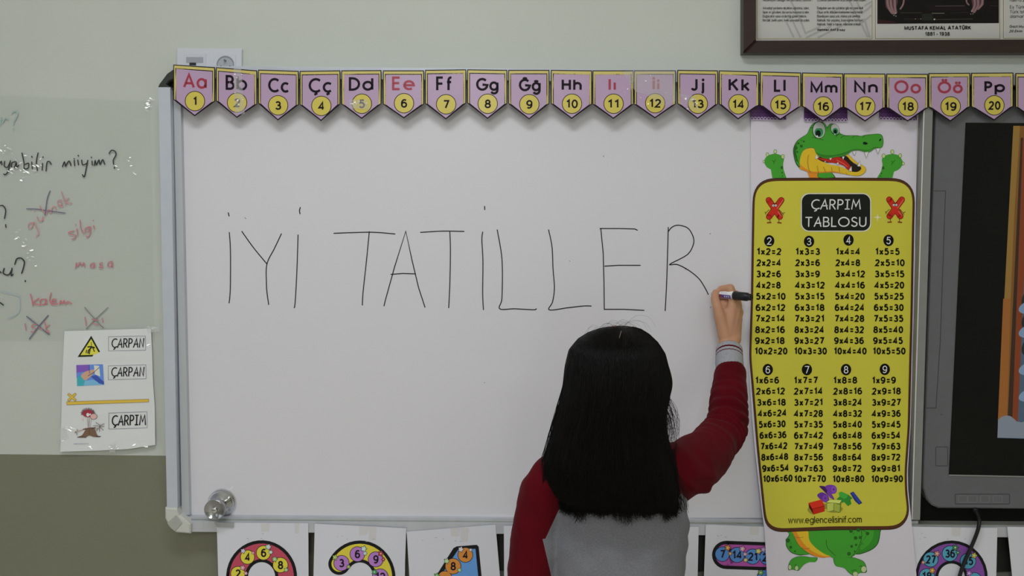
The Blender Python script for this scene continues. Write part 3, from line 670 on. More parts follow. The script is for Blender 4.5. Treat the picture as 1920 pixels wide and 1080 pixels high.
i1 = inset(o2, 4.2); i1 = [(x, y+1.5*min(1, max(0, (380-y)/40))-3*min(1, max(0, (y-940)/45))) for x, y in i1]
pyel = add_noise(mat('#b1ab36', .4, name='poster_yellow'), 4, .03)
pr.poly(i1, pyel, True)
pr.build('yellow_panel', ps)
pr = Print(pd, .0013)
pr.poly(rrect(1501.5, 362, 1633.5, 434.5, 15), '#b9b9ae').poly(rrect(1503.5, 364, 1631.5, 432.5, 14), '#171a17')
comic_w = mat('#d5d5d0', .4)
comic('ÇARPIM', 1520.5, 1614, 393, 19.5, 2.3, comic_w, slant=.05)
comic('TABLOSU', 1509.5, 1624.5, 425.5, 19, 2.3, comic_w, slant=.02)
st = []
for i in range(8):
    r_ = 8 if i % 2 == 0 else 2; st.append((1645.5+r_*math.cos(i*math.pi/4), 407.5+r_*math.sin(i*math.pi/4)))
pr.poly(st, '#d0cfa0')
pr.build('title_plate', ps)
eq = mat('#0e0f0a', .5, spec=.12)
rows_t = [472, 493, 514, 535, 556, 577, 597.5, 618.5, 639, 658.5]
rows_b = [713.5, 734, 755, 776, 796.5, 817, 837.5, 858, 879, 898.5]
def eqcol(n, xs, rows, hx, hy, slope=0):
    pr = Print(pd, .0014)
    pr.poly(ell(hx, hy, 9.7, 10.8, 24), eq)
    pr.text(str(n), hx-4.2, hx+4.2, hy+7.2, 14, 1.7, comic_w, cap=True)
    for i, y in enumerate(rows):
        s_ = '%dx%d=%d' % (i+1, n, (i+1)*n); wd = {5: 45.8, 6: 55.5, 7: 61}[len(s_)]
        x0 = xs[0]+(xs[1]-xs[0])*i/9; k_ = 1-(.1 if n == 6 and i > 3 else .03 if n > 5 else 0)
        pr.text(s_, x0, x0+wd*k_, y+6.3, 13.2, 2.75, eq, slope=(-.035 if n == 6 and i > 2 else -.01 if n > 5 else 0))
    pr.build('times_table', ps)
eqcol(2, (1419, 1415), rows_t, 1442.3, 451.7); eqcol(3, (1491.5, 1489), rows_t, 1517, 452.7)
eqcol(4, (1567, 1563.5), rows_t, 1591, 450); eqcol(5, (1641, 1636.5), rows_t, 1666, 450.8)
eqcol(6, (1416, 1430.5), rows_b, 1439.6, 693); eqcol(7, (1488.5, 1489), rows_b, 1513, 693)
eqcol(8, (1562.5, 1561), rows_b, 1586.3, 693); eqcol(9, (1635, 1633.5), rows_b, 1659, 692.5)
# red X figures
for ox in (0, 226):
    pr = Print(pd, .0014, tf=(lambda ox: lambda x, y: (1390+x/4.909+ox, 220+y/4.909-(1 if ox else 0)))(ox))
    for m_, g_ in (('#5a120c', 11.8), ('#b02a1c', 9.8)):
        pr.stroke([(252, 762), (355, 915)], g_, m_).stroke([(368, 762), (255, 915)], g_, m_)
    pr.stroke([(382, 762), (330, 840)], 1.3, '#cf6a5c').stroke([(338, 870), (368, 910)], 1.2, '#cf6a5c')
    for e in (294, 318): pr.poly(ell(e, 812, 12, 13, 14), '#3a3a30').poly(ell(e, 812, 9.5, 10.5, 14), '#cfcfc8').poly(ell(e+1, 814, 4, 5, 8), '#111111')
    pr.stroke([(288, 796), (324, 792)], 1.1, '#1c100c').stroke([(255, 850), (225, 880), (216, 872)], .9, '#2c140e').stroke([(225, 880), (222, 892)], .9, '#2c140e').stroke([(350, 850), (380, 885), (400, 875)], .9, '#2c140e').stroke([(380, 885), (388, 900)], .9, '#2c140e')
    for a in (262, 345): pr.stroke([(a, 935), (a+2, 962)], 1, '#2c140e')
    pr.stroke([(240, 970), (272, 968)], 2.2, '#7a2a14').stroke([(335, 968), (366, 972)], 2.2, '#7a2a14')
    pr.build('letter_figure', ps)
# crocodile
pr = Print(pd, .0005, tf=lambda x, y: (1390+x/4.909, 220+y/4.909))
G = '#3c8a2c'; GD = '#24561c'; YO = '#c6a22a'; OR = '#c27a26'; LN = '#173410'; TE = '#c9cbc4'
arm_l = [(285,558),(272,480),(232,455),(212,410),(225,370),(262,345),(312,335),(365,350),(392,375),(385,430),(388,480),(415,558)]
arm_r = [(1250,556),(1285,500),(1300,440),(1295,385),(1330,350),(1390,338),(1445,350),(1480,395),(1485,430),(1455,475),(1405,500),(1392,556)]
for a in (arm_l, arm_r):
    s_ = spl(a[1:-1], False, 5); pr.poly([a[0]]+s_+[a[-1]], LN).poly([(x*.985+ (sum(p[0] for p in a)/len(a))*.015, y) for x, y in [a[0]]+spl(a[1:-1], False, 5)+[a[-1]]], G)
for x, y, r_ in ((207,408,11),(240,342,15),(312,315,16),(382,362,17),(1310,355,17),(1390,318,17),(1462,352,16),(1490,425,13)):
    pr.poly(ell(x, y, r_, r_*1.25, 16), LN).poly(ell(x, y, r_-3, r_*1.25-3, 16), '#a7b77c')
for q in ([(285,395),(300,410),(300,430)],[(318,385),(300,410)],[(1380,400),(1395,415),(1380,440)],[(1415,395),(1395,415)]): pr.stroke(q, .7, LN)
for x, y, r_ in ((372,462,14),(376,510,8),(378,540,6),(1305,465,14),(1290,515,8),(1282,540,6)): pr.poly(ell(x, y, r_*.8, r_, 14), GD)
pr.poly([(610,510),(720,500),(715,556),(625,556)], OR).poly(spl([(715,505),(820,505),(862,545),(850,556),(715,556)]), LN).poly(spl([(718,508),(818,508),(855,545),(845,554),(718,554)]), G)
low = spl([(535,470),(530,400),(550,330),(600,288),(680,290),(720,380),(800,430),(900,450),(1000,490),(1060,500),(1100,470),(1085,440),(1000,400),(970,355),(990,345),(1060,410),(1130,450),(1147,490),(1110,530),(1050,540),(960,525),(850,508),(740,512),(640,512),(580,490)])
pr.poly(low, '#7a5a18').poly([(x*.99+8, y*.985+6) for x, y in low], YO)
pr.poly(spl([(540,465),(535,420),(560,450),(640,495),(740,500),(850,496),(960,515),(850,506),(740,510),(640,510),(580,488)]), OR)
pr.poly(spl([(700,370),(760,412),(860,420),(940,445),(990,490),(1060,503),(1100,480),(1095,455),(1040,425),(1000,390),(960,355),(850,355)]), '#221c16')
pr.poly(spl([(700,372),(780,408),(880,425),(950,450),(990,490),(1008,465),(980,420),(930,380),(880,362),(800,380)]), '#a3261e').stroke([(880,395),(940,425),(975,455)], 1.4, '#c4574a')
head = spl([(535,465),(500,420),(480,340),(480,280),(510,220),(560,180),(605,150),(640,80),(680,48),(740,42),(775,65),(790,90),(815,62),(855,62),(890,100),(910,145),(960,165),(1030,165),(1090,172),(1140,162),(1200,155),(1270,152),(1300,175),(1308,230),(1295,275),(1260,285),(1225,290),(1190,315),(1150,322),(1080,305),(1020,310),(980,340),(930,360),(870,368),(800,382),(740,372),(690,335),(665,285),(600,285),(555,325),(535,390),(532,440)])
pr.poly(head, LN)
cxh, cyh = 860, 250
pr.poly([(x+(cxh-x)*.010+(2.5 if x < 560 else 0), y+(cyh-y)*.025) for x, y in head], G)
pr.poly(spl([(690,325),(740,362),(800,372),(870,358),(930,350),(980,330),(1030,300),(1150,312),(1200,290),(1150,300),(1040,290),(960,320),(860,345),(760,345)]), '#2e6e22')
pr.poly(spl([(530,430),(490,350),(490,280),(520,225),(500,290),(510,360)]), GD)
pr.poly(ell(713, 118, 61, 80, 30), LN).poly(ell(715, 118, 56, 74, 30), '#a2a6a4').poly(ell(714, 138, 40, 44, 24), '#2f7a4a').poly(ell(707, 148, 24, 30, 20), '#0f1210').poly(ell(698, 174, 9, 8, 12), '#d5d5d5')
pr.poly(ell(862, 112, 40, 54, 26, -.35), LN).poly(ell(863, 110, 36, 49, 26, -.35), '#a2a6a4').poly(ell(865, 128, 27, 30, 20), '#2f7a4a').poly(ell(865, 132, 15, 20, 16), '#0f1210').poly(ell(861, 155, 6, 6, 10), '#d5d5d5')
for q in ([(650,185),(700,192),(755,210)],[(870,180),(890,160),(930,155)],[(915,190),(945,170),(990,170)],[(1018,188),(1050,168),(1090,172)],[(1115,190),(1140,165),(1180,160)],[(1200,290),(1230,278),(1270,285)]): pr.stroke(spl(q, False, 4), .7, LN)
pr.poly(spl([(1118,238),(1135,225),(1165,240),(1140,252)]), '#0e1a0c').poly(spl([(1268,215),(1280,195),(1288,205),(1272,220)]), '#0e1a0c')
for x, y, r_ in ((575,222,9),(552,213,5),(527,240,10),(552,265,14),(500,282,18),(515,318,9),(505,362,9),(510,395,8)): pr.poly(ell(x, y, r_, n=14), GD)
for q in ([(685,340),(712,372),(680,388)],[(808,375),(835,372),(820,398)],[(925,362),(952,358),(938,392)],[(1022,312),(1058,308),(1040,355)],[(1132,320),(1172,315),(1150,378)],[(1238,283),(1278,283),(1256,340)],[(760,412),(778,398),(776,415)],[(872,430),(892,408),(898,436)],[(985,492),(1015,445),(1018,500)],[(1065,452),(1092,400),(1100,455)]):
    pr.poly(q, '#55584f'); cx = sum(p[0] for p in q)/3; cy = sum(p[1] for p in q)/3; pr.poly([(x+(cx-x)*.15, y+(cy-y)*.15) for x, y in q], TE)
for q in ([(620,345),(610,400),(620,470),(635,505)],[(700,445),(705,490),(712,505)],[(755,455),(770,490),(775,505)],[(830,460),(835,495)],[(900,458),(905,500)],[(965,510),(970,520)]): pr.stroke(spl(q, False, 3), .7, '#6d5618')
pr.build('crocodile_top', ps)
pr = Print(pd, .0005, tf=lambda x, y: (1390+x/5.4, 880+y/5.4))
pr.poly(spl([(1180,595),(1400,590),(1408,640),(1380,760),(1290,830),(1150,855),(1120,700)]), LN).poly(spl([(1180,600),(1396,595),(1402,640),(1374,756),(1286,824),(1155,848),(1125,700)]), '#2f7a26').poly(spl([(1220,600),(1330,600),(1330,700),(1260,790),(1200,800)]), G)
pr.poly(spl([(520,610),(480,670),(455,720),(455,780),(500,840),(560,865),(620,870),(700,830)]), LN).poly(spl([(524,616),(486,672),(460,722),(461,778),(504,835),(562,859),(620,864),(700,830)]), G)
body = spl([(512,610),(540,700),(600,790),(700,865),(820,895),(950,880),(1060,900),(1160,860),(1210,760),(1222,610)])
pr.poly(body, LN).poly([(x+(870-x)*.008, y+(750-y)*.02) for x, y in body], G)
pr.poly(spl([(515,612),(530,660),(580,760),(650,825),(760,885),(860,892),(930,880),(860,870),(760,800),(690,720),(665,612)]), OR)
pr.poly(spl([(560,612),(585,680),(640,760),(720,830),(820,875),(900,878),(850,860),(760,800),(690,720),(665,612)]), YO)
for q in ([(530,680),(580,692),(625,688)],[(610,795),(655,806),(690,795)]): pr.stroke(spl(q, False, 3), .8, '#8a5a1c')
foot1 = spl([(770,895),(700,890),(640,880),(560,885),(500,920),(475,980),(480,1020),(520,1015),(580,1025),(630,970),(690,940),(750,938)])
foot2 = spl([(950,885),(935,930),(960,980),(1040,1000),(1090,1050),(1150,1080),(1200,1050),(1262,1045),(1270,1010),(1245,940),(1180,905),(1110,890)])
for f_ in (foot1, foot2): pr.poly(f_, LN); cx = sum(p[0] for p in f_)/len(f_); cy = sum(p[1] for p in f_)/len(f_); pr.poly([(x+(cx-x)*.03, y+(cy-y)*.05) for x, y in f_], G)
pr.poly(spl([(1080,890),(940,900),(900,870),(980,800),(1100,780),(1190,800),(1120,890)]), G)
pr.stroke(spl([(858,715),(870,790),(920,845),(955,875)], False, 4), .8, LN).stroke(spl([(1215,620),(1218,700),(1170,820),(1105,895)], False, 4), .8, LN)
for q in ([(545,960),(552,980),(548,1000)],[(1195,985),(1215,975),(1225,990)],[(1115,1030),(1135,1020),(1165,1020)]): pr.stroke(q, .8, LN)
for x, y, rx, ry in ((492,992,18,28),(560,1000,20,26),(1240,1012,30,34),(1155,1060,28,26)): pr.poly(ell(x, y, rx, ry, 16), LN).poly(ell(x, y, rx-3, ry-3, 16), '#a5b384')
for x, y, r_ in ((1110,625,18),(1185,612,20),(1157,695,18),(1205,690,16),(1117,780,14),(1162,765,12),(1090,855,19),(1148,830,9),(1278,650,18),(1137,650,5),(470,720,22),(500,790,14),(543,830,9),(503,748,4)): pr.poly(ell(x, y, r_, n=16), GD)
pr.build('crocodile_legs', ps)
# toy blocks and web address
pr = Print(pd, .0014, tf=lambda x, y: (1390+x/5.4, 880+y/5.4))
pr.poly(spl([(670,405),(720,455),(800,430),(860,400),(900,435),(1000,430),(1010,380),(760,340)]), '#857f30')
pr.poly(spl([(790,170),(830,215),(900,285),(940,305),(920,260),(860,180)]), '#3c1a58').poly(spl([(850,175),(890,157),(945,165),(967,200),(955,240),(915,248),(880,225)]), '#6a3596').poly(ell(935, 203, 26, 34, 18), '#7a44a6').poly(ell(935, 203, 8, 12, 10), '#4a2270')
pr.poly(spl([(770,270),(790,240),(830,235),(880,270),(885,310),(860,335),(820,320)]), '#5a2c88').poly(ell(850, 295, 30, 34, 18), '#6f3a9c').poly(ell(850, 292, 9, 11, 10), '#4a2270').poly([(870,215),(905,240),(940,300),(900,290),(865,240)], '#6a3596')
pr.poly([(985,240),(1010,225),(1080,255),(1125,290),(1105,310),(1115,350),(1080,372),(1040,330),(1020,340),(965,300),(995,275)], '#2c7a2c').poly([(985,240),(1010,225),(1080,255),(1070,285),(1040,300),(995,275)], '#3c9438')
pr.poly([(1100,240),(1135,225),(1225,340),(1190,358),(1150,320)], '#1f2a66').poly([(1112,240),(1135,228),(1215,335),(1190,345)], '#2e3c90')
pr.poly([(680,340),(815,305),(842,365),(845,425),(730,458),(685,385)], '#a82414').poly([(680,340),(815,305),(842,365),(720,400)], '#bb2c1c').poly([(680,340),(720,400),(730,458),(685,385)], '#4a0f0a').stroke([(722,402),(842,372)], .8, '#6a150e')
pr.poly([(862,330),(890,305),(1015,312),(1005,435),(985,440),(940,420),(870,432)], '#5c6a24').poly([(868,345),(935,340),(932,415),(870,430)], '#a7b052').poly([(940,340),(1000,360),(995,435),(938,418)], '#8d9a3e').poly([(862,335),(895,308),(1015,312),(995,345),(940,338)], '#b9c262')
pr.tf = None
def ctext(*a, **k_):
    pr.text(*a, cap=True, **k_)
ctext('www.eglencelisinif.com', 1478, 1615.5, 981.5, 12.8, 1.35, eq, slope=-.012)
pr.build('toy_block_print', ps)

# ================================================================== number sheets under the board
paper = add_noise(mat('#b9bac8', .5, name='sheet_paper'), 3, .02)
stain = mat('#b4b2b4', .5)
def flower(pr, x, y, r_, c, n=5, cc='#d9d4b0'):
    for k_, m_ in ((1.0, '#2a2432'), (.8, c)):
        pts = []
        for i in range(40):
            a = 2*math.pi*i/40; rr = r_*k_*(.86+.2*math.cos(n*a)); pts.append((x+rr*math.cos(a), y+rr*math.sin(a)))
        pr.poly(pts, m_)
    pr.poly(ell(x, y, r_*.22, n=8), cc)
def disc(pr, x, y, r_, c, s_, w_=None):
    pr.poly(ell(x, y, r_, n=30), '#1c1a24').poly(ell(x, y, r_-1.1, n=30), c)
    w_ = w_ or (9.5 if len(s_) == 1 else 18); w_ = {'1': 6}.get(s_, w_)
    if s_: pr.text(s_, x-w_/2, x+w_/2, y+8, 16, 3.0, '#1c1722', slant=0, sp=.1)
SH = [
 dict(q=[(406.5,985),(408,979.5),(578,981),(578.5,1080),(580,1222),(413,1220)], lab='white number sheet with a red numeral holding yellow discs, nearest the knob', ps='#a84456', path=[('E',490.5,1082,46,48.5,185,-30),(450,1185),(545,1185)], w=(41,29), dc='#c6b840',
      discs=[(464,1044.6,13.8,'4'),(494,1036.6,14,'6'),(525.7,1059.5,14.8,'8'),(446,1075.5,14,'2')],
      fl=[(455.7,1033,5.4,'#b4a4c6'),(474.4,1036.6,3.2,'#c08a9c'),(503,1025.5,6,'#a9c3d4'),(507.6,1035.4,4.4,'#a9c3d4'),(515,1048.5,5.6,'#8cb478'),(536.4,1068.5,4.6,'#8cb478'),(455,1064.6,5.6,'#c08a98'),(461,1075,4.2,'#c08a98')]),
 dict(q=[(590.3,982),(761.7,990.5),(759.5,1053),(757,1226),(584,1220)], lab='white number sheet with a yellow numeral holding mauve discs', ps='#c2b440', path=[('E',675,1084,46,50,148,-50),(690,1130),('E',675,1160,46,40,70,-140)], w=(41,29), dc='#a070b0',
      discs=[(640.3,1055.8,15,'3'),(670,1039,14.5,'6'),(704.5,1048.8,14.8,'9'),(713,1081.5,15.5,'12')],
      fl=[(628,1045,5.8,'#93ac52'),(653.5,1062.7,4.4,'#8aa050'),(682,1029,6,'#a9c3d4'),(684.4,1037.6,4.4,'#a9c3d4'),(714,1038,5.8,'#a03a40'),(718.6,1048.8,4,'#a03a40'),(702,1072.6,5.8,'#3f9454')]),
 dict(q=[(762.5,997),(929,983.6),(937.4,1080),(948,1205),(776,1222)], lab='tilted white number sheet with a blue numeral holding orange discs', ps='#5a8ac6', four=True, dc='#bd7c38',
      discs=[(872.5,1040.5,14.5,'4'),(849.5,1061.7,15.3,'8'),(834,1084,14,'')],
      fl=[(864,1030,5.8,'#c9bccb'),(882.4,1031,3.4,'#c9bccb'),(837.5,1052,5.8,'#97bb84'),(861.6,1069,4.4,'#97bb84'),(819,1079.5,5.8,'#5fa05a')]),
 dict(q=[(944.7,986),(1118,988),(1120,1225),(946,1225)], lab='white number sheet mostly hidden behind the red left sleeve', ps='#5aa06a', path=[], w=(41,29), dc='#bd7c38', discs=[], fl=[]),
 dict(q=[(1140,986),(1310,988),(1306,1180),(1304,1225),(1138,1225)], lab='white number sheet showing beside the grey hip of the shirt with a black numeral edge', ps='#5aa06a', path=[('E',1226,1034,40,0.01,180,0)], w=(41,29), dc='#bd7c38', discs=[], fl=[], six=True),
 dict(q=[(1323.4,983.6),(1494,990),(1490,1225),(1315,1222)], lab='white number sheet with a pink numeral holding blue discs', ps='#9c4c96', path=[(1361.5,1040.5),(1476,1044.5),(1420,1125),(1405,1200)], w=(53,40), dc='#4c7cb8',
      discs=[(1354.4,1039,14.2,'7'),(1382,1040.5,14.8,'14'),(1411.4,1043.7,14.8,'21'),(1438.5,1045,14.5,'28'),(1433,1082,14,'')],
      fl=[(1364.5,1027,6.2,'#bd8438'),(1369,1038,4.2,'#bd8438'),(1392,1029,6.2,'#c78ca0'),(1397,1039,4.4,'#c78ca0'),(1422,1033.4,6,'#b9ae56'),(1431.4,1030.6,5.8,'#a78cb8'),(1398,1050,4.6,'#b9b25c'),(1426.5,1073.7,6,'#6a9a4c')]),
 dict(q=[(1702,987.5),(1870,990),(1868,1080),(1866,1225),(1694,1222)], lab='white number sheet with a purple numeral holding turquoise discs, crossed by the cable', ps='#73458e', path=[('E',1784,1083,46.5,48,215,-60),(1795,1160)], w=(43,32), dc='#4b8fa8',
      discs=[(1745,1049,14.5,'27'),(1781,1038,15,'36'),(1815,1052,15.3,'45'),(1738,1080.5,15,'18'),(1827,1087,14,'')],
      fl=[(1757,1038,6.4,'#b07870'),(1731,1054.5,4.2,'#b07870'),(1791,1026.7,6.4,'#3a7a44'),(1796,1036,4.4,'#3a7a44'),(1826.6,1041.6,6.4,'#a8a04c'),(1748,1069.7,6.4,'#b5802e'),(1817,1075,6.4,'#9a6ab0')]),
 dict(q=[(1888.5,988),(2050,990),(2050,1225),(1912,1222)], lab='blank-looking white number sheet corner below the display edge', ps='#5aa06a', path=[], w=(41,29), dc='#bd7c38', discs=[], fl=[])]
for k_, S in enumerate(SH):
    D = .0475 + (.0015 if k_ % 2 else 0)
    t = thing('number_sheet', P(S['q'][0][0]+80, S['q'][0][1], D), S['lab'], 'sheet', 'number sheets taped below the board')
    df = (lambda D: lambda x, y: D)(D)
    pr = Print(df, 0); pr.poly(S['q'], paper); o = pr.build('paper', t); mo = o.modifiers.new('thickness', 'SOLIDIFY'); mo.thickness = .0005; mo.offset = -1
    pr = Print(df, .0003)
    if S.get('four'):
        pr.poly([(856,1024.5),(894,1021.5),(897.5,1025),(903,1080),(910,1180),(870,1183),(866,1130),(812,1134),(810,1092),(850,1028)], '#17181a').poly([(859.5,1030),(891.5,1029),(896.5,1080),(903,1174),(878,1176),(872,1122),(820,1126),(818,1092)], S['ps'])
    if S.get('six'):
        pr.poly(ell(1262, 1034, 25, 21, 30), '#17181a')
    if S['path'] if 'path' in S else False:
        if not S.get('six'):
            q = []
            for e in S['path']:
                if e[0] == 'E':
                    _, cx, cy, rx, ry, a0, a1 = e; q += [(cx+rx*math.cos(math.radians(a0+(a1-a0)*i/24)), cy-ry*math.sin(math.radians(a0+(a1-a0)*i/24))) for i in range(25)]
                else: q.append(e)
            pr.stroke(q, S['w'][0], '#17181a').stroke(q, S['w'][1], S['ps'])
    if pr.v: pr.build('numeral', t)
    for x, y, r_, s_ in S['discs']:
        pr = Print(df, .0006); disc(pr, x, y, r_, S['dc'], s_); pr.build('number_disc', t)
    if S['fl']:
        for x, y, r_, c in S['fl']: pr = Print(df, .001); flower(pr, x, y, r_, c, 6 if r_ < 4.5 else 5); pr.build('flower', t)
    if k_ in (0, 1, 2, 5, 6, 7):
        pr = Print(df, .0003); x0, y0 = S['q'][0][0], S['q'][0][1]
        for dx, w_, h_ in ((82, 18, 16),) + (((145, 10, 20),) if k_ == 0 else ()) + (((100, 16, 26),) if k_ in (1, 2) else ()):
            yy = {0: 981, 1: 987, 2: 990, 5: 987, 6: 989, 7: 989}[k_]
            p2 = Print(df, .0003); p2.poly([(x0+dx, yy), (x0+dx+w_, yy), (x0+dx+w_-2, yy+h_), (x0+dx+2, yy+h_)], stain); p2.build('tape_stain', t)
        for _ in range(5): x, y = x0+random.uniform(20, 110), 1000+random.uniform(0, 16); pr.stroke([(x, y), (x+random.uniform(1, 4), y+random.uniform(-1, 1))], .7, '#8d8a96')
        setp(pr.build('scuff_marks', t), kind='stuff')
t = thing('clip_tape', P(408, 983, .05), 'short grey foil tape at the corner of the first sheet by the knob', 'tape')
prism_obj('foil', [(401, 979), (438, 980), (438, 989), (407, 988.5)], .0515, .0505, mat('#8f9196', .25, metal=.5), t)

# dark slab filling the dark area below the board
t = thing('dark_slab', P(1400, 1180, 0), 'dark slab behind the number sheets below the board', 'panel')
prism_obj('panel', [(925, 1002), (2010, 1010), (2010, 1260), (925, 1260)], .018, 0, mat('#1f201d', .5), t, .001)
prism_obj('panel_rail', [(925, 1072), (2010, 1074), (2010, 1090), (925, 1088)], .024, .018, mat('#585a54', .5), t, .001)

# ================================================================== interactive display
tv = thing('interactive_display', P(1850, 960, 0), 'dark grey interactive display beside the whiteboard showing a picture with an orange wooden frame', 'display')
prism_obj('back_plate', [(1746, 150), (2100, 156), (2100, 985), (1722, 981)], .012, .002, mat('#0c0d0c', .7, spec=.1), tv)
def lerp(a, b, t_): return a+(b-a)*t_
bez = add_noise(mat('#55575a', .45, name='display_bezel'), 40, .04)
bz = [(1756, 165), (2080, 168), (2060, 956), (1760, 953)] + [(1748, 948), (1738, 936), (1731, 915), (1731, 890)]
prism_obj('bezel', bz, .032, .012, bez, tv, .003)
pr = Print(.032, .0003); gr = mat('#2e2f31', .6); hl = mat('#6a6c6f', .5)
pr.stroke([(1751, 358), (1773, 358), (1770, 440), (1763, 640), (1755, 765), (1737, 765)], 1.1, gr, cap=False)
pr.stroke(rrect(1754.5, 838, 1777, 873.5, 2)+[rrect(1754.5, 838, 1777, 873.5, 2)[0]], 1.0, gr, cap=False)
q = rrect(1791, 926.5, 1893, 945, 2); pr.stroke(q+[q[0]], 1.0, gr, cap=False)
for x in (1797, 1815, 1838, 1862):
    q = rrect(x, 930, x+17, 942, 2); pr.stroke(q+[q[0]], .8, hl, cap=False)
pr.stroke([(1764, 777), (1766, 777)], 1.2, gr)
pr.build('embossed_panel', tv)
prism_obj('screen_glass', [(1811, 230), (2080, 232), (2062, 895), (1779.5, 889.5)], .0335, .03, mat('#090a0a', .1, spec=.22, name='screen_glass'), tv, .0005)
prism_obj('screen_lower_trim', [(1779.5, 890), (2062, 895.5), (2062, 897.5), (1779.5, 892)], .034, .03, mat('#8c8e90', .3, metal=.6), tv)
e_ = lambda h: mat(h, .3, emit=.5, name='screen_'+h[1:])
pr = Print(.0337, .0003)
pr.poly([(1900, 236), (2070, 238), (2045, 826), (1870, 821)], e_('#5f7f9c'))
pr.poly([(1900, 236), (1960, 236.5), (1960, 800), (1871, 790)], e_('#8a5a20'))
pr.poly([(1900, 236), (1912.5, 236), (1902, 400), (1893, 600), (1884.5, 790), (1871, 790)], e_('#a07a36'))
pr.poly([(1881, 560), (1895, 560), (1888, 790), (1871, 790)], e_('#a8682a'))
pr.poly([(1914, 258), (1918, 258), (1898, 790), (1889, 790)], e_('#3c2210'))
pr.poly([(1918, 258), (1960, 258), (1960, 790), (1898, 790)], e_('#8c3e16'))
pr.poly([(1920, 520), (1990, 520), (1990, 800), (1908, 800), (1915, 640)], e_('#51657a'))
for y in (560, 600, 650): pr.poly(spl([(1916, y), (1925, y-12), (1940, y), (1935, y+18), (1918, y+14)]), e_('#20262c'))
for y in (575, 620, 690, 740): pr.poly(spl([(1912, y), (1925, y-8), (1945, y+3), (1930, y+14), (1912, y+10)]), e_('#8aa6c4'))
pr.poly([(1871.3, 788), (1876, 783), (1882, 780), (1889, 779), (1896, 781), (1902, 786), (1906, 790), (1915, 792), (1930, 788), (1980, 796), (2040, 800), (2044, 824), (1870.2, 820.5)], e_('#8d97a2'))
pr.build('screen_picture', tv)
# cable
t = thing('cable', P(1834, 965, .03), 'black cable hanging from the display over the purple number sheet', 'cable')
bm = bmesh.new()
pts = [(1828, 957, .03), (1833, 966, .042), (1836, 976, .056), (1835, 988, .062), (1830, 1004, .060), (1820, 1028, .057), (1808, 1055, .056), (1800, 1078, .056), (1790, 1120, .056), (1775, 1190, .05), (1770, 1300, .03)]
tube(bm, [P(*p) for p in spl(pts, False, 5)], .0042, 10)
bmobj('cord', bm, mat('#141416', .45), t)
bm = bmesh.new(); tube(bm, [P(1828, 954, .026), P(1829, 959, .034)], [.006, .0055], 10); bmobj('strain_relief', bm, black, t)

# ================================================================== framed texts above
fp = thing('picture_frame', P(1650, 100, 0), 'dark brown wooden frame holding a verse, a portrait print and a text under glass', 'picture frame')
wood = add_noise(mat('#2a1c17', .35, name='dark_wood'), 20, .25, stretch=(1, 1, 6))
woodh = add_noise(mat('#261915', .35, name='dark_wood_rail'), 20, .25, stretch=(.3, 1, 8))
x9 = 2060
bm = bmesh.new(); prism(bm, [(1418, -150), (x9, -150), (x9, 77), (1418, 77)], .006, .001); bmobj('backing', bm, mat('#8f8f8d', .5), fp)
for nm, q, m_ in (('frame_rail', [(1394, -170), (1418, -170), (1418, 76.5), (1394, 99.5)], wood), ('frame_rail', [(1394, 99.5), (1418, 76.5), (x9, 73), (x9+24, 99)], woodh), ('frame_rail', [(x9, -170), (x9+24, -170), (x9+24, 99), (x9, 73)], wood), ('frame_rail', [(1394, -170), (x9+24, -170), (x9, -148), (1418, -148)], woodh)):
    o = prism_obj(nm, q, .028, .001, m_, fp, .004)
pr = Print(.007, 0); mw = mat('#a6a6a4', .45); gd = mat('#5d5148', .5); lt = mat('#b9b4aa', .5)
pr.poly([(1417, -140), (x9, -140), (x9, 74), (1417, 76)], '#a9a7a2')
for x0, x1 in ((1419, 1635.5), (1641, 1875), (1881, 2050)):
    pr.poly(rect(x0, -130, x1, 73.5-(x0-1419)*.003), gd).poly(rect(x0+.9, -129, x1-.9, 72.6-(x0-1419)*.003), '#b3ad98').poly(rect(x0+2, -128, x1-2, 71.2-(x0-1419)*.003), mw)
pr.build('mat_board', fp)
pr = Print(.007, .0006); wm = mat('#939391', .5); tk = mat('#3c3c3c', .5)
Z = lambda x, y: (1390+x/7.111, y/7.111)
for q in ([(655,0),(800,300),(855,440),(1060,350)],[(600,290),(700,500)],[(690,290),(790,500)],[(860,500),(1010,430),(1200,350)],[(1020,500),(1340,340)],[(1440,0),(1500,130),(1590,300),(1690,495)],[(1530,0),(1610,170),(1700,110),(1735,70)],[(1600,310),(1735,200)],[(1640,250),(1715,495)],[(1740,20),(1640,80)]):
    pr.stroke([Z(*p) for p in q], 3.2, wm, cap=False)
left = ["Medeniyyet! dediğin tek dişi kalmış canavar?", "Arkadaş! yurduma alçakları uğratma, sakın;", "Siper et gövdeni, dursun bu hayasızca akın.", "Doğacaktır sana va'dettiği günler Hakk'ın;", "Kim bilir, belki yarın, belki yarından da yakın."]
right = ["O zaman yükselerek arşa değer belki başım!", "Dalgalan sen de şafaklar gibi ey şanlı hilal!", "Olsun artık dökülen kanlarımın hepsi helal!", "Ebediyyen sana yok, ırkıma yok izmihlal;", "Hakkıdır, hür yaşamış, bayrağımın hürriyet;", "Hakkıdır, Hakk'a tapan, milletimin istiklal!"]
for s_, x1, y in zip(left, (1523, 1517, 1517, 1512, 1518), (2.4, 17.5, 25.2, 32.8, 40.3)): pr.text(s_, 1430, x1, y, 5.2, .62, tk)
for s_, x1, y in zip(right, (1623, 1618, 1617, 1613, 1619, 1613), (2.4, 17.5, 25.2, 32.8, 40.3, 47.8)): pr.text(s_, 1532, x1, y, 5.2, .62, tk)
pr.text("Mehmet Akif Ersoy", 1532, 1584, 58, 4.6, .95, '#222222', slant=.2)
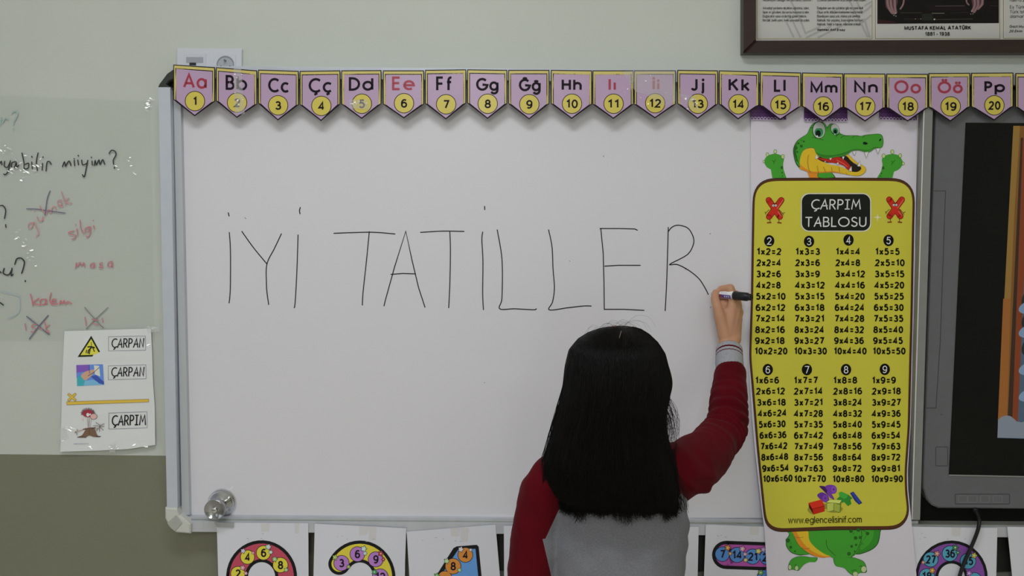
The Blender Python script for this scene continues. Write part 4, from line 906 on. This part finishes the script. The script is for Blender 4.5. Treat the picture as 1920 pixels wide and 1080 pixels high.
for s_, x0, y, h, w_, sl in (("fakr-ü zaruret", 1893, 3, 5.6, .7, 0), ("Ey Türk istikbalinin", 1893.5, 16, 6.2, .7, 0), ("Türk İstiklal ve", 1893.5, 25, 6.2, .7, 0), ("damarlarındaki", 1893.5, 33.5, 6.2, .7, 0), ("Gazi Mustafa Kemal", 1892, 52, 5, .9, .25), ("20 Ekim 1927", 1892, 60.7, 5, .9, .25)):
    pr.text(s_, x0, None, y, h, w_, tk, slant=sl)
pr.build('verse_print', fp)
pr = Print(.007, .0006); S_ = lambda x, y: (1630+x/6.62, y/6.62)
pr.poly([(1645.5, -120), (1873, -120), (1873, 43.3), (1645, 44.5)], '#131110')
pr.tf = S_
pr.poly([(100,240),(300,265),(360,295),(100,296)], '#2c1a1a').poly([(700,60),(1200,60),(1200,130),(760,130)], '#1c1216').poly([(655,170),(785,170),(785,255),(655,255)], '#20241e')
for a, b, w_, c in (((820,75),(1180,72),1.0,'#4a4440'),((390,160),(650,158),.9,'#3c3a36'),((780,165),(930,165),1.6,'#5a554e'),((430,235),(640,235),.7,'#3c302c'),((830,243),(1280,235),.8,'#4a433c'),((1490,70),(1600,75),.9,'#332c28'),((1000,162),(1230,152),.6,'#33302c')): pr.stroke([a, b], w_, c)
sk = '#7c6064'; skd = '#4a3638'
pr.poly([(190,-40),(350,-40),(352,30),(335,90),(300,170),(270,165),(205,90)], skd)
for q in ([(225,-30),(230,60),(265,140),(290,165)],[(265,-30),(270,70),(300,150),(315,165)],[(315,-30),(315,60),(325,130),(332,155)],[(430,-30),(420,50),(385,110)]): pr.stroke(spl(q, False, 4), 4.2 if q[0][0] != 430 else 3, sk)
pr.poly([(1260,-40),(1430,-40),(1420,60),(1340,120),(1290,130)], skd)
for q in ([(1200,-30),(1210,30),(1235,60)],[(1300,-30),(1310,50),(1290,110),(1275,140)],[(1345,-30),(1350,60),(1320,120),(1300,150)],[(1400,-30),(1400,50),(1350,110)]): pr.stroke(spl(q, False, 4), 4.0 if q[0][0] != 1200 else 2.6, sk)
for x, y, r_ in ((325,165,9),(305,190,7),(330,200,7),(1270,135,8),(1258,175,6),(1285,172,6),(808,240,13),(640,235,6),(572,235,6)): pr.poly(ell(x, y, r_, r_*.8, 8), '#9a948e')
pr.tf = None
pr.text('MUSTAFA KEMAL ATATÜRK', 1695.7, 1820.6, 56.3, 7.4, 1.5, '#191817', slope=-.006)
pr.text('1881 - 1938', 1734.7, 1780.7, 67, 7.2, 1.25, '#191817')
pr.build('portrait_print', fp)

# ================================================================== the marker
D0 = (1333.5, 549.5, DB+.002); D1 = (1409, 557.5, .122)
a, b = P(*D0), P(*D1); ax = (b-a).normalized(); Lm = (b-a).length
mk = thing('marker', a, 'white board marker with purple label and black cap held against the board', 'marker')
def at(h): return a+ax*h
bm = bmesh.new(); lathe(bm, [(.0016, 0), (.0024, .004), (.0045, .006), (.0050, .014), (.0088, .018), (.0092, .022), (.0092, Lm*.60), (.0088, Lm*.605)], a, ax, 28)
bmobj('barrel', bm, mat('#c2c2ca', .25, name='marker_barrel'), mk)
bm = bmesh.new(); lathe(bm, [(.0098, Lm*.595), (.0104, Lm*.60), (.0104, Lm*.66), (.0097, Lm*.70), (.0096, Lm*.90), (.0075, Lm*.915), (.0074, Lm*.985), (.006, Lm)], a, ax, 28)
bmobj('cap', bm, mat('#16171a', .35, name='marker_cap'), mk)
# label printed on the side that looks to the room
side = (Vector((0, -1, 0))-ax*(-ax.y)).normalized(); vv_ = ax.cross(side)
def lab_pt(h, ang, r_=.00935): return at(h)+(side*math.cos(ang)+vv_*math.sin(ang))*r_
def lab_patch(bm, h0, h1, a0, a1, mi):
    n = 10
    r0 = [bm.verts.new(lab_pt(h0, a0+(a1-a0)*i/n, .00935+.00004*mi)) for i in range(n+1)]; r1 = [bm.verts.new(lab_pt(h1, a0+(a1-a0)*i/n, .00935+.00004*mi)) for i in range(n+1)]
    for i in range(n): f = bm.faces.new((r0[i], r0[i+1], r1[i+1], r1[i])); f.material_index = mi
bm = bmesh.new()
sg = 1 if vv_.z < 0 else -1
lab_patch(bm, Lm*.24, Lm*.56, sg*-.05, sg*.95, 0); lab_patch(bm, Lm*.24, Lm*.34, sg*.1, sg*.9, 1)
for h in (.40, .45, .50): lab_patch(bm, Lm*h, Lm*(h+.025), sg*.2, sg*.6, 2)
for h in (.32, .36, .40, .44): lab_patch(bm, Lm*h, Lm*(h+.025), sg*-.55, sg*-.4, 3)
bmobj('label', bm, [mat('#4a4290', .3), mat('#8a3a36', .3), mat('#d0d0dc', .3), mat('#8f8fa8', .3)], mk)

# ================================================================== the girl
def capsule(bm, p0, r0, p1, r1, seg=16, rings=6):
    p0, p1 = Vector(p0), Vector(p1); ax = (p1-p0); l = ax.length; ax = ax/l if l > 1e-6 else Vector((0, 0, 1))
    prof = []
    for i in range(rings+1):
        a = -math.pi/2+math.pi/2*i/rings; prof.append((max(r0*math.cos(a), 1e-5), r0*math.sin(a)))
    for i in range(rings+1):
        a = math.pi/2*i/rings; prof.append((max(r1*math.cos(a), 1e-5), l+r1*math.sin(a)))
    lathe(bm, prof, p0, ax, seg)
def ellipsoid(bm, c, rx, ry, rz, rot=None, seg=24):
    m_ = Matrix.Translation(Vector(c)) @ (rot.to_4x4() if rot else Matrix()) @ Matrix.Diagonal((rx, ry, rz, 1))
    bmesh.ops.create_uvsphere(bm, u_segments=seg, v_segments=seg//2+4, radius=1, matrix=m_)
def loft(bm, secs, n=40, e=2.0):
    """secs: (centre, half width, half depth front, half depth back) horizontal superellipses"""
    rings = []
    for c, a, bf, bb in secs:
        r_ = []
        for i in range(n):
            t_ = 2*math.pi*i/n; ct, st = math.cos(t_), math.sin(t_)
            x = a*math.copysign(abs(ct)**(2/e), ct); y = math.copysign(abs(st)**(2/e), st); y *= bf if y > 0 else bb
            r_.append(bm.verts.new((c[0]+x, c[1]+y, c[2])))
        rings.append(r_)
    for a_, b_ in zip(rings, rings[1:]):
        for i in range(n): bm.faces.new((a_[i], a_[(i+1) % n], b_[(i+1) % n], b_[i]))
    bm.faces.new(rings[0][::-1]); bm.faces.new(rings[-1])
def remeshed(bm, voxel, smooth=4, fac=.6):
    bmesh.ops.recalc_face_normals(bm, faces=bm.faces)
    me = bpy.data.meshes.new('tmp'); bm.to_mesh(me); bm.free()
    o = bpy.data.objects.new('tmp', me); col.objects.link(o)
    r_ = o.modifiers.new('r', 'REMESH'); r_.mode = 'VOXEL'; r_.voxel_size = voxel; r_.use_smooth_shade = True
    if smooth: s_ = o.modifiers.new('s', 'SMOOTH'); s_.iterations = smooth; s_.factor = fac
    dg = bpy.context.evaluated_depsgraph_get(); dg.update()
    out = bpy.data.meshes.new_from_object(o.evaluated_get(dg)); bpy.data.objects.remove(o); bpy.data.meshes.remove(me)
    return out
skin = mat('#946f58', .5, spec=.3, k=.5, name='skin')
add_noise(skin, 25, .06, .15, 300, bdist=.0004)
skin.node_tree.nodes['Principled BSDF'].inputs['Subsurface Weight'].default_value = .12
skin.node_tree.nodes['Principled BSDF'].inputs['Subsurface Radius'].default_value = (.012, .005, .003)
cx = P(1157, 900, .46).x
J = dict(shR=P(1272, 902, .41), elR=P(1364, 800, .240), wrR=P(1367, 648, .088), shL=P(1022, 908, .47), elL=P(988, 1125, .475), wrL=P(985, 1300, .42))
hc = P(1157, 716, .455)
bm = bmesh.new()
# head: cranium, jaw, nose, ears
ellipsoid(bm, hc+Vector((0, -.004, .018)), .074, .090, .086)
ellipsoid(bm, hc+Vector((0, .030, -.040)), .052, .050, .060)
ellipsoid(bm, hc+Vector((0, .052, -.072)), .028, .026, .022)
ellipsoid(bm, hc+Vector((-.033, .060, -.030)), .022, .018, .022); ellipsoid(bm, hc+Vector((.033, .060, -.030)), .022, .018, .022)
capsule(bm, hc+Vector((0, .080, -.004)), .006, hc+Vector((0, .094, -.030)), .009); 
for s_ in (-1, 1):
    ellipsoid(bm, hc+Vector((s_*.008, .088, -.032)), .007, .007, .006)
    ellipsoid(bm, hc+Vector((s_*.077, .002, -.012)), .006, .016, .027, Matrix.Rotation(s_*.25, 3, 'Z'))
    capsule(bm, hc+Vector((s_*.018, .079, .012)), .006, hc+Vector((s_*.040, .068, .013)), .005)
capsule(bm, hc+Vector((-.016, .079, -.052)), .0045, hc+Vector((.016, .079, -.052)), .0045)
nb_ = P(1160, 880, .45)
capsule(bm, hc+Vector((0, -.012, -.05)), .038, nb_, .042)
tz = lambda py: P(1157, py, .455).z
Z_ = [(tz(893), .07, .05), (tz(915), .105, .06), (tz(960), .108, .072), (tz(1050), .100, .072), (tz(1140), .100, .072), (.70, .104, .078), (.62, .108, .085), (.57, .10, .08)]
loft(bm, [(Vector((cx, -.455, z)), a_, b_, b_) for z, a_, b_ in Z_])
capsule(bm, nb_+Vector((0, 0, -.035)), .044, J['shR'], .034); capsule(bm, nb_+Vector((0, 0, -.035)), .044, J['shL'], .032)
capsule(bm, J['shR'], .036, J['elR'], .024); capsule(bm, J['elR'], .024, J['wrR']+(J['elR']-J['wrR'])*.18, .020)
capsule(bm, J['shL'], .034, J['elL'], .026); capsule(bm, J['elL'], .026, J['wrL'], .020)
hw_ = J['wrR']
# right hand holding the marker
def PX(x, y, d): return P(x, y, d)
capsule(bm, hw_+(J['elR']-J['wrR'])*.2, .0205, PX(1362, 640, .083), .0180); capsule(bm, hw_+(J['elR']-J['wrR'])*.2, .0205, PX(1373, 638, .082), .0165)
mcps = [PX(1374, 571, .071), PX(1381, 574, .066), PX(1384, 586, .059), PX(1383, 599, .053)]
for i, mc in enumerate(mcps): capsule(bm, PX(1361+5*i, 636, .083-.002*i), .0165, mc, (.0125, .012, .0115, .0105)[i])
capsule(bm, PX(1359, 630, .085), .0155, PX(1349, 592, .083), .0125)       # thenar
capsule(bm, PX(1352, 600, .079), .0125, PX(1372, 596, .072), .014)
capsule(bm, PX(1351, 590, .078), .010, PX(1370, 584, .070), .0115)
capsule(bm, PX(1353, 578, .058), .0095, PX(1376, 582, .056), .012); capsule(bm, PX(1350, 570, .052), .008, PX(1372, 566, .050), .010)
fing = [
 [(1377,568,.070,.0120), (1369,540.5,.066,.0103), (1352,542,.050,.0083), (1343,550,.037,.0068)],
 [(1382,574,.064,.0118), (1379,551,.046,.0092), (1362,554,.036,.0080), (1350,561,.033,.0068)],
 [(1385,586,.057,.0112), (1381,569,.040,.0088), (1366,573,.034,.0078), (1356,580,.035,.0066)],
 [(1384,599,.051,.0102), (1379,586,.038,.0080), (1368,590,.034,.0070), (1361,597,.036,.0060)]]
thumb = [(1350,596,.083,.0128), (1345,576,.080,.0108), (1340.5,560,.066,.0095), (1341.5,548.5,.051,.0078)]
for ch in fing+[thumb]:
    for p, q in zip(ch, ch[1:]): capsule(bm, PX(*p[:3]), p[3], PX(*q[:3]), q[3], 14, 5)
# left hand, relaxed at the side
wl = J['wrL']; dn = Vector((.004, .012, -1)).normalized()
for i in range(4):
    o_ = Vector((0, .026-.017*i, 0)); k1 = wl+dn*.07+o_; capsule(bm, wl+o_*.5, .014, k1, .0105)
    k2 = k1+dn*(.028 if i else .026)+Vector((.004, .002, 0)); k3 = k2+dn*(.02-.002*(i == 3))+Vector((.009, 0, 0)); k4 = k3+dn*.014+Vector((.010, 0, 0))
    capsule(bm, k1, .0092, k2, .008, 12, 4); capsule(bm, k2, .008, k3, .0072, 12, 4); capsule(bm, k3, .0072, k4, .006, 12, 4)
t1 = wl+Vector((.006, .03, -.03)); capsule(bm, wl, .015, t1, .011, 12, 4); capsule(bm, t1, .0105, t1+Vector((.006, .012, -.028)), .009, 12, 4); capsule(bm, t1+Vector((.006, .012, -.028)), .009, t1+Vector((.010, .008, -.050)), .0068, 12, 4)
# legs
for s_ in (-1, 1):
    hip = Vector((cx+s_*.062, -.455, .60)); kn_ = Vector((cx+s_*.070, -.450, .34)); an = Vector((cx+s_*.075, -.475, .07))
    capsule(bm, hip, .060, kn_, .040); capsule(bm, kn_, .042, an, .027); capsule(bm, an, .027, Vector((cx+s_*.082, -.375, .035)), .020)
me = remeshed(bm, .0023, 5, .55)
body = bpy.data.objects.new('person', me); col.objects.link(body)
setp(body, 'child with long dark hair and red-sleeved grey shirt, writing on the board', 'person')
org = Vector((cx, -.455, 0)); me.transform(Matrix.Translation(-org)); body.location = org
me.materials.clear(); me.materials.append(skin)
for p_ in me.polygons: p_.use_smooth = True
# face details
for s_ in (-1, 1):
    bm = bmesh.new(); ellipsoid(bm, hc+Vector((s_*.028, .0735, -.002)), .0125, .009, .0085, seg=20); e1 = bmobj('eye', bm, mat('#cfcac4', .2), body, True)
    bm = bmesh.new(); ellipsoid(bm, hc+Vector((s_*.028, .0805, -.002)), .0055, .0025, .0055, seg=16); bmobj('iris', bm, mat('#1c120c', .15), e1, True)
    bm = bmesh.new(); capsule(bm, hc+Vector((s_*.014, .083, .015)), .0016, hc+Vector((s_*.040, .072, .018)), .0014, 8, 3); bmobj('eyebrow', bm, mat('#120e0c', .6), body, True)
bm = bmesh.new(); capsule(bm, hc+Vector((-.015, .0815, -.052)), .0035, hc+Vector((.015, .0815, -.052)), .0035, 10, 4); bmobj('lips', bm, mat('#9a5a50', .45), body, True)

# sweatshirt, built whole, then cut along the raglan seams
bm = bmesh.new()
T_ = [(872, 1122, 1198, .050), (884, 1085, 1232, .064), (898, 1050, 1262, .076), (920, 1030, 1285, .084), (950, 1026, 1290, .088), (1000, 1030, 1287, .088), (1080, 1034, 1281, .086), (1180, 1032, 1284, .088), (1290, 1022, 1292, .094), (1330, 1026, 1288, .092)]
loft(bm, [(Vector(((P(l, y, .455).x+P(r_, y, .455).x)/2, -.455, P((l+r_)/2, y, .455).z)), (P(r_, y, .455)-P(l, y, .455)).x/2, hd, hd) for y, l, r_, hd in T_], 48, 2.3)
aR = [(1215, 890, .44, .052), (1262, 888, .415, .056), (1288, 880, .385, .056), (1322, 852, .33, .049), (1348, 822, .275, .043), (1362, 800, .240, .040), (1366, 770, .212, .0385), (1368, 735, .177, .0370), (1369.5, 702, .145, .0345)]
for p, q in zip(aR, aR[1:]): capsule(bm, P(*p[:3]), p[3], P(*q[:3]), q[3], 24, 8)
aL = [(1095, 893, .45, .050), (1045, 905, .465, .054), (1022, 925, .468, .049), (1006, 990, .47, .0435), (996, 1080, .475, .041), (990, 1130, .478, .040), (986, 1210, .455, .036), (985, 1275, .43, .031)]
for p, q in zip(aL, aL[1:]): capsule(bm, P(*p[:3]), p[3], P(*q[:3]), q[3], 24, 8)
me = remeshed(bm, .0042, 6, .6)
# folds
n = len(me.vertices); cov = np.empty(n*3); me.vertices.foreach_get('co', cov); cov = cov.reshape(-1, 3)
nov = np.array([v.normal[:] for v in me.vertices])
elb = P(1362, 800, .24); armd = (P(1322, 852, .33)-P(1364, 800, .24)).normalized(); fore = (P(1368, 735, .165)-elb).normalized()
out = cov.copy()
armpit = P(1300, 935, .42)
for i in range(n):
    p = Vector(cov[i]); dsp = 0
    r_ = (p-elb).length
    if r_ < .16:     # creases gathered at the inside of the elbow
        s1 = (p-elb).dot(armd); s2 = (p-elb).dot(fore)
        wgt = math.exp(-(r_/.07)**2)
        u = (s1 if s1 > s2 else -s2)+.012*noise.noise(p*22)
        dsp += .0058*wgt*math.sin(u*2*math.pi/.023)
    ra = (p-armpit).length
    if ra < .14: dsp += .0035*math.exp(-(ra/.08)**2)*math.sin((p.x*.6+p.z*.9+.02*noise.noise(p*14))*2*math.pi/.035)
    nz_ = noise.noise(Vector((p.x*11, p.y*8, p.z*13)))
    dsp += .0042*(1-abs(nz_)*2.6)*(.5+.5*noise.noise(p*5))+.003*noise.noise(Vector((p.x*16+p.z*9, 3, p.z*7)))
    dsp += .0018*noise.noise(Vector((p.x*30+p.z*18, p.y*20, p.z*30)))
    if p.z < tz(1010) : dsp += .0022*math.sin((p.x*.9+.25*p.z)*2*math.pi/.06+2*noise.noise(p*6))*.5
    out[i] = cov[i]+nov[i]*dsp
me.vertices.foreach_set('co', out.reshape(-1)); me.update()
bm = bmesh.new(); bm.from_mesh(me)
dS = .53
def seam(a, b):
    """plane through two photo points and the line of sight"""
    p, q = P(a[0], a[1], dS), P(b[0], b[1], dS); nrm = (p-CAM).cross(q-CAM).normalized(); return CAM, nrm
planes = dict(L1=seam((1062, 925), (1019, 1018)), L2=seam((1019, 1018), (1036, 1090)), R1=seam((1255, 905), (1306, 953)))
for pc, pn in planes.values():
    bmesh.ops.bisect_plane(bm, geom=bm.verts[:]+bm.edges[:]+bm.faces[:], plane_co=pc, plane_no=pn)
zL = P(1019, 1018, dS).z; bmesh.ops.bisect_plane(bm, geom=bm.verts[:]+bm.edges[:]+bm.faces[:], plane_co=(0, 0, zL), plane_no=(0, 0, 1))
def sd_(pl, p): return (p-pl[0]).dot(pl[1])
refL1 = sd_(planes['L1'], P(985, 930, dS)); refL2 = sd_(planes['L2'], P(960, 1060, dS)); refR = sd_(planes['R1'], P(1330, 880, dS))
tags = {}
for f in bm.faces:
    c = f.calc_center_median()
    tg = 0
    if c.z > zL and sd_(planes['L1'], c)*refL1 > 0: tg = 1
    elif c.z <= zL and sd_(planes['L2'], c)*refL2 > 0 and c.x < cx-.05: tg = 1
    elif sd_(planes['R1'], c)*refR > 0 and c.x > cx: tg = 2
    f.material_index = tg
bm.to_mesh(me); bm.free()
ribk = add_noise(mat('#84858b', .85, spec=.15, name='ribbed_grey_knit'), 200, .1, .5, 500, bdist=.0006)
grey = add_noise(mat('#65666c', .85, spec=.15, name='heather_grey_knit'), 260, .16, .5, 700, stretch=(1, 1, 3), bdist=.0006)
maroon = add_noise(mat('#480710', .9, spec=.06, name='maroon_knit', k=.62), 18, .12, .5, 800, bdist=.0005)
for m_ in (grey, maroon): m_.node_tree.nodes['Principled BSDF'].inputs['Sheen Weight'].default_value = .04
def subset(me, tg, name, m_, parent):
    b2 = bmesh.new(); b2.from_mesh(me); bmesh.ops.delete(b2, geom=[f for f in b2.faces if f.material_index != tg], context='FACES')
    for f in b2.faces: f.material_index = 0; f.smooth = True
    m2 = bpy.data.meshes.new(name); b2.to_mesh(m2); b2.free(); m2.materials.clear(); m2.materials.append(m_)
    return link(name, m2, parent)
shirt = subset(me, 0, 'sweatshirt', grey, body)
setp(shirt, 'grey sweatshirt body')
slL = subset(me, 1, 'sleeve', maroon, shirt); slR = subset(me, 2, 'sleeve', maroon, shirt)
slL['label'] = 'maroon sleeve'; slR['label'] = 'maroon sleeve'
# cuffs with two stripes
def cuff(pts, parent):
    bm = bmesh.new(); p0, r0, p1, r1 = pts; ax = (p1-p0); l = ax.length; ax.normalize()
    n = 48; u = ax.orthogonal().normalized(); v = ax.cross(u)
    hs = [0, .30, .50, .58, .64, .72, .80, .87, .95, 1.0]; mi = [0, 0, 0, 1, 0, 1, 0, 0, 0]
    hs = [0, .35, .60, .635, .70, .735, .80, .86, .95, 1.0]; mi = [0, 0, 0, 1, 0, 0, 1, 0, 0]
    mi = [0, 0, 0, 1, 1, 0, 1, 1, 0] if False else [0, 0, 1, 0, 0, 1, 0, 0, 0]
    rings = []
    for h in hs:
        r_ = (r0+(r1-r0)*h)*(1.0 if .05 < h < .97 else .93)
        rings.append([bm.verts.new(p0+ax*l*h+(u*math.cos(2*math.pi*k/n)+v*math.sin(2*math.pi*k/n))*r_*(1+.012*math.cos(k*math.pi))) for k in range(n)])
    rings.append([bm.verts.new(p0+ax*l*.97+(u*math.cos(2*math.pi*k/n)+v*math.sin(2*math.pi*k/n))*r1*.80) for k in range(n)])
    mi = mi+[0]
    for a_, b_, m_ in zip(rings, rings[1:], mi):
        for k in range(n): f = bm.faces.new((a_[k], a_[(k+1) % n], b_[(k+1) % n], b_[k])); f.material_index = m_; f.smooth = True
    return bmobj('cuff', bm, [ribk, maroon], parent, True)
cuff((P(1368, 698, .142), .0308, P(1367, 653, .092), .0290), slR)['label'] = 'grey ribbed cuff with two maroon stripes'
cuff((P(985, 1268, .43), .0300, P(985, 1318, .417), .027), slL)['label'] = 'grey ribbed cuff with two maroon stripes'
bm = bmesh.new(); cpt = P(1160, 874, .45); lathe(bm, [(.054, -.02), (.056, -.008), (.054, .004), (.050, .006), (.046, 0)], cpt, (0, .15, 1), 36); bmobj('collar', bm, maroon, shirt, True)
# trousers and shoes
bm = bmesh.new()
loft(bm, [(Vector((cx, -.455, z)), a_, b_, b_) for z, a_, b_ in ((.70, .110, .086), (.62, .116, .094), (.54, .112, .090), (.50, .10, .08))])
for s_ in (-1, 1):
    hip = Vector((cx+s_*.060, -.455, .58)); kn_ = Vector((cx+s_*.070, -.450, .34)); an = Vector((cx+s_*.075, -.472, .10))
    capsule(bm, hip, .066, kn_, .052); capsule(bm, kn_, .052, an, .044)
me2 = remeshed(bm, .007, 4); tro = link('trousers', me2, body); me2.materials.clear(); me2.materials.append(add_noise(mat('#2b3240', .85, name='navy_cloth'), 120, .1))
for s_ in (-1, 1):
    bm = bmesh.new(); c = Vector((cx+s_*.080, -.420, 0))
    ellipsoid(bm, c+Vector((0, -.03, .045)), .036, .055, .040); ellipsoid(bm, c+Vector((0, .045, .032)), .038, .062, .030); capsule(bm, c+Vector((0, -.04, .06)), .036, c+Vector((0, -.045, .09)), .034)
    m3 = remeshed(bm, .005, 3); o = link('shoe', m3, body); m3.materials.clear(); m3.materials.append(mat('#cfcfcf', .5))
    bm = bmesh.new(); loft(bm, [(c+Vector((0, .01, z)), .041, .098, .078) for z in (0.001, .006, .018)], 32, 2.6); bmobj('sole', bm, mat('#8f8f8f', .6), o)

# ---- hair: shell + strands
HS = [(612.5,1156,1184,.455,.475),(614.5,1140,1193,.44,.488),(618,1124,1204,.425,.503),(626,1104,1217,.405,.522),(640,1083,1232,.388,.545),(660,1067,1245,.378,.562),(690,1060,1252.5,.385,.574),(720,1057,1255,.40,.579),(745,1053,1254,.415,.580),(770,1049,1246,.425,.580),(800,1042,1246,.43,.580),(840,1030,1257,.43,.582),(870,1021,1265,.435,.584),(900,1025,1270,.45,.585),(925,1038,1271,.46,.584),(942,1052,1270,.475,.580),(949,1060,1268,.483,.577)]
rows = []
for y, l, r_, df, db in HS:
    dc = (df+db)/2+.01
    A, B_ = P(l, y, dc), P(r_, y, dc)
    rows.append(((A.x+B_.x)/2, (A.z+B_.z)/2, (B_.x-A.x)/2, -dc, dc-df, db-dc))
rows = np.array(rows)
def hrow(t_):
    i = min(int(t_), len(rows)-2); f = t_-i; return rows[i]*(1-f)+rows[i+1]*f
def hpt(t_, th, off=0):
    """th: 0 = back towards the room, + to the right"""
    cx_, z, a_, yc, bf, bb = hrow(t_)
    s_, c_ = math.sin(th), math.cos(th); e = 2/2.2
    x = a_*math.copysign(abs(s_)**e, s_); y = -math.copysign(abs(c_)**e, c_)*(bb if c_ > 0 else bf)
    nx, ny = s_/max(a_, .01), -c_/max(bb, .01); nl = math.hypot(nx, ny)
    return Vector((cx_+x+off*nx/nl, yc+y+off*ny/nl, z))
hairm = bpy.data.materials.new('dark_hair'); hairm.use_nodes = True
nt = hairm.node_tree; b = nt.nodes['Principled BSDF']
b.inputs['Base Color'].default_value = (.0042, .0036, .0033, 1); b.inputs['Roughness'].default_value = .45; b.inputs['Specular IOR Level'].default_value = .13
tc = nt.nodes.new('ShaderNodeTexCoord'); mp = nt.nodes.new('ShaderNodeMapping'); mp.inputs['Scale'].default_value = (260, 260, 5)
nz = nt.nodes.new('ShaderNodeTexNoise'); nz.inputs['Scale'].default_value = 1; bp = nt.nodes.new('ShaderNodeBump'); bp.inputs['Strength'].default_value = .5; bp.inputs['Distance'].default_value = .001
nt.links.new(tc.outputs['Object'], mp.inputs[0]); nt.links.new(mp.outputs[0], nz.inputs[0]); nt.links.new(nz.outputs[0], bp.inputs['Height']); nt.links.new(bp.outputs[0], b.inputs['Normal'])
bm = bmesh.new(); n = 120; rings = []; NT = 64
for j in range(NT+1):
    t_ = (len(rows)-1)*j/NT; r_ = []
    for i in range(n):
        th = 2*math.pi*i/n; g = .0010*math.sin(th*17+2*noise.noise(Vector((math.sin(th)*2, t_*.2, 0))))+.0008*noise.noise(Vector((math.cos(th)*4, math.sin(th)*4, t_*.12)))*2
        r_.append(bm.verts.new(hpt(t_, th, g*min(1, t_/4)-.0025)))
    rings.append(r_)
for a_, b_ in zip(rings, rings[1:]):
    for i in range(n): bm.faces.new((a_[i], a_[(i+1) % n], b_[(i+1) % n], b_[i]))
bm.faces.new(rings[0][::-1]); bm.faces.new(rings[-1])
hair = bmobj('hair', bm, hairm, body, True)
hair['label'] = 'straight dark shoulder-length hair'
# strands
V_, F_ = [], []
def strand(pts, r0, r1):
    n = len(pts); base = len(V_)
    for i, p in enumerate(pts):
        t_ = (pts[min(i+1, n-1)]-pts[max(i-1, 0)]).normalized(); u = t_.cross(Vector((0, 1, .1))).normalized() if abs(t_.y) < .95 else Vector((1, 0, 0)); v = t_.cross(u)
        r_ = r0+(r1-r0)*(i/(n-1))**2
        for k in range(3): a_ = 2*math.pi*k/3; V_.append(tuple(p+(u*math.cos(a_)+v*math.sin(a_))*r_))
    for i in range(n-1):
        for k in range(3): F_.append((base+i*3+k, base+i*3+(k+1) % 3, base+(i+1)*3+(k+1) % 3, base+(i+1)*3+k))
mx = len(rows)-1
for s_ in range(5200):
    th = random.uniform(-1.9, 1.9); t0 = random.choice((random.uniform(.3, 2), random.uniform(1.5, 6), random.uniform(4, 9)))
    t1 = mx-random.uniform(0, 1.2) if random.random() < .8 else random.uniform(10, mx)
    off = random.uniform(-.0012, .0006); dth = random.gauss(0, .05); ph = random.uniform(0, 6)
    clump = .06*math.sin(round(th*9)/9*40); pts = []
    K_ = 15
    for i in range(K_):
        t_ = t0+(t1-t0)*i/(K_-1); pts.append(hpt(t_, th+dth*i/K_+clump*.2*(i/K_)**2+.01*math.sin(ph+t_*.7), off+.0004*math.sin(ph+t_)))
    if t1 > mx-1.2:
        p = pts[-1]; e = random.uniform(.002, .021)*(.75+.55*math.sin(th*11+1)*math.cos(th*4.3)); pts.append(p+Vector((random.gauss(0, .002), .001, -e*.6))); pts.append(p+Vector((random.gauss(0, .004), .003, -e)))
    strand(pts, .0004, .00018)
# loose strands right of the ear and over the crown
for s_ in range(75):
    x0 = 1246+random.gauss(0, 3); y0 = 742+random.uniform(-8, 30); x1 = x0+random.uniform(0, 22); y1 = random.uniform(790, 850); d0 = random.uniform(.44, .50)
    mid = ((x0+x1)/2+random.gauss(4, 5), (y0+y1)/2)
    strand([P(x, y, d0) for x, y in spl([(x0, y0), mid, (x1, y1), (x1+random.gauss(-3, 5), y1+random.uniform(5, 30))], False, 4)], .0003, .0001)
for s_ in range(26):
    x0 = random.uniform(1088, 1180); y0 = 640-(x0-1080)*.25; h = random.uniform(4, 16); w_ = random.uniform(30, 75)
    strand([P(x, y, .48) for x, y in spl([(x0, y0), (x0+w_*.4, y0-h-10), (x0+w_*.8, y0-h-8), (x0+w_, y0-h+10)], False, 4)], .00016, .00008)
for s_ in range(60):
    x0 = random.uniform(1255, 1272); y0 = random.uniform(880, 930); x1 = x0+random.gauss(8, 9)
    strand([P(x, y, .545) for x, y in spl([(x0-6, y0-40), (x0, y0), (x1-2, y0+30), (x1+random.uniform(0, 8), 950+random.uniform(-5, 14))], False, 4)], .0006, .0002)
for s_ in range(110):
    y0 = random.uniform(700, 830); l = np.interp(y0, [690, 770, 840], [1060, 1049, 1030]); y1 = random.uniform(860, 915); l1 = np.interp(y1, [840, 870, 900], [1030, 1018, 1024])-random.uniform(-2, 8)
    strand([P(x, y, .51) for x, y in spl([(l+2, y0), ((l+l1)/2+random.gauss(0, 2), (y0+y1)/2), (l1, y1)], False, 5)], .0005, .0002)
me = bpy.data.meshes.new('hair_strands'); me.from_pydata(V_, [], F_)
for p_ in me.polygons: p_.use_smooth = True
o = link('hair_strands', me, hair, [hairm]); o['kind'] = 'stuff'
# side lock over the ear
bm = bmesh.new()
tube(bm, [P(x, y, d) for x, y, d in spl([(1238,668,.50),(1249,700,.49),(1252,722,.485),(1247,745,.488),(1242,775,.50),(1243,810,.51),(1250,850,.52)], False, 6)], .0085, 12); bmobj('hair_lock', bm, hairm, hair, True)
# scalp showing at the parting
bm = bmesh.new(); tube(bm, [P(x, y, d) for x, y, d in spl([(1165,621,.506),(1163,627,.524),(1161,634,.538)], False, 5)], [.0008, .001, .001, .001, .001, .001, .001, .0009, .0008, .0006, .0003], 8)
bmobj('parting', bm, mat('#54463c', .7), hair, True)
print('TRIS', sum(len(o.data.polygons) for o in bpy.data.objects if o.type == 'MESH'))
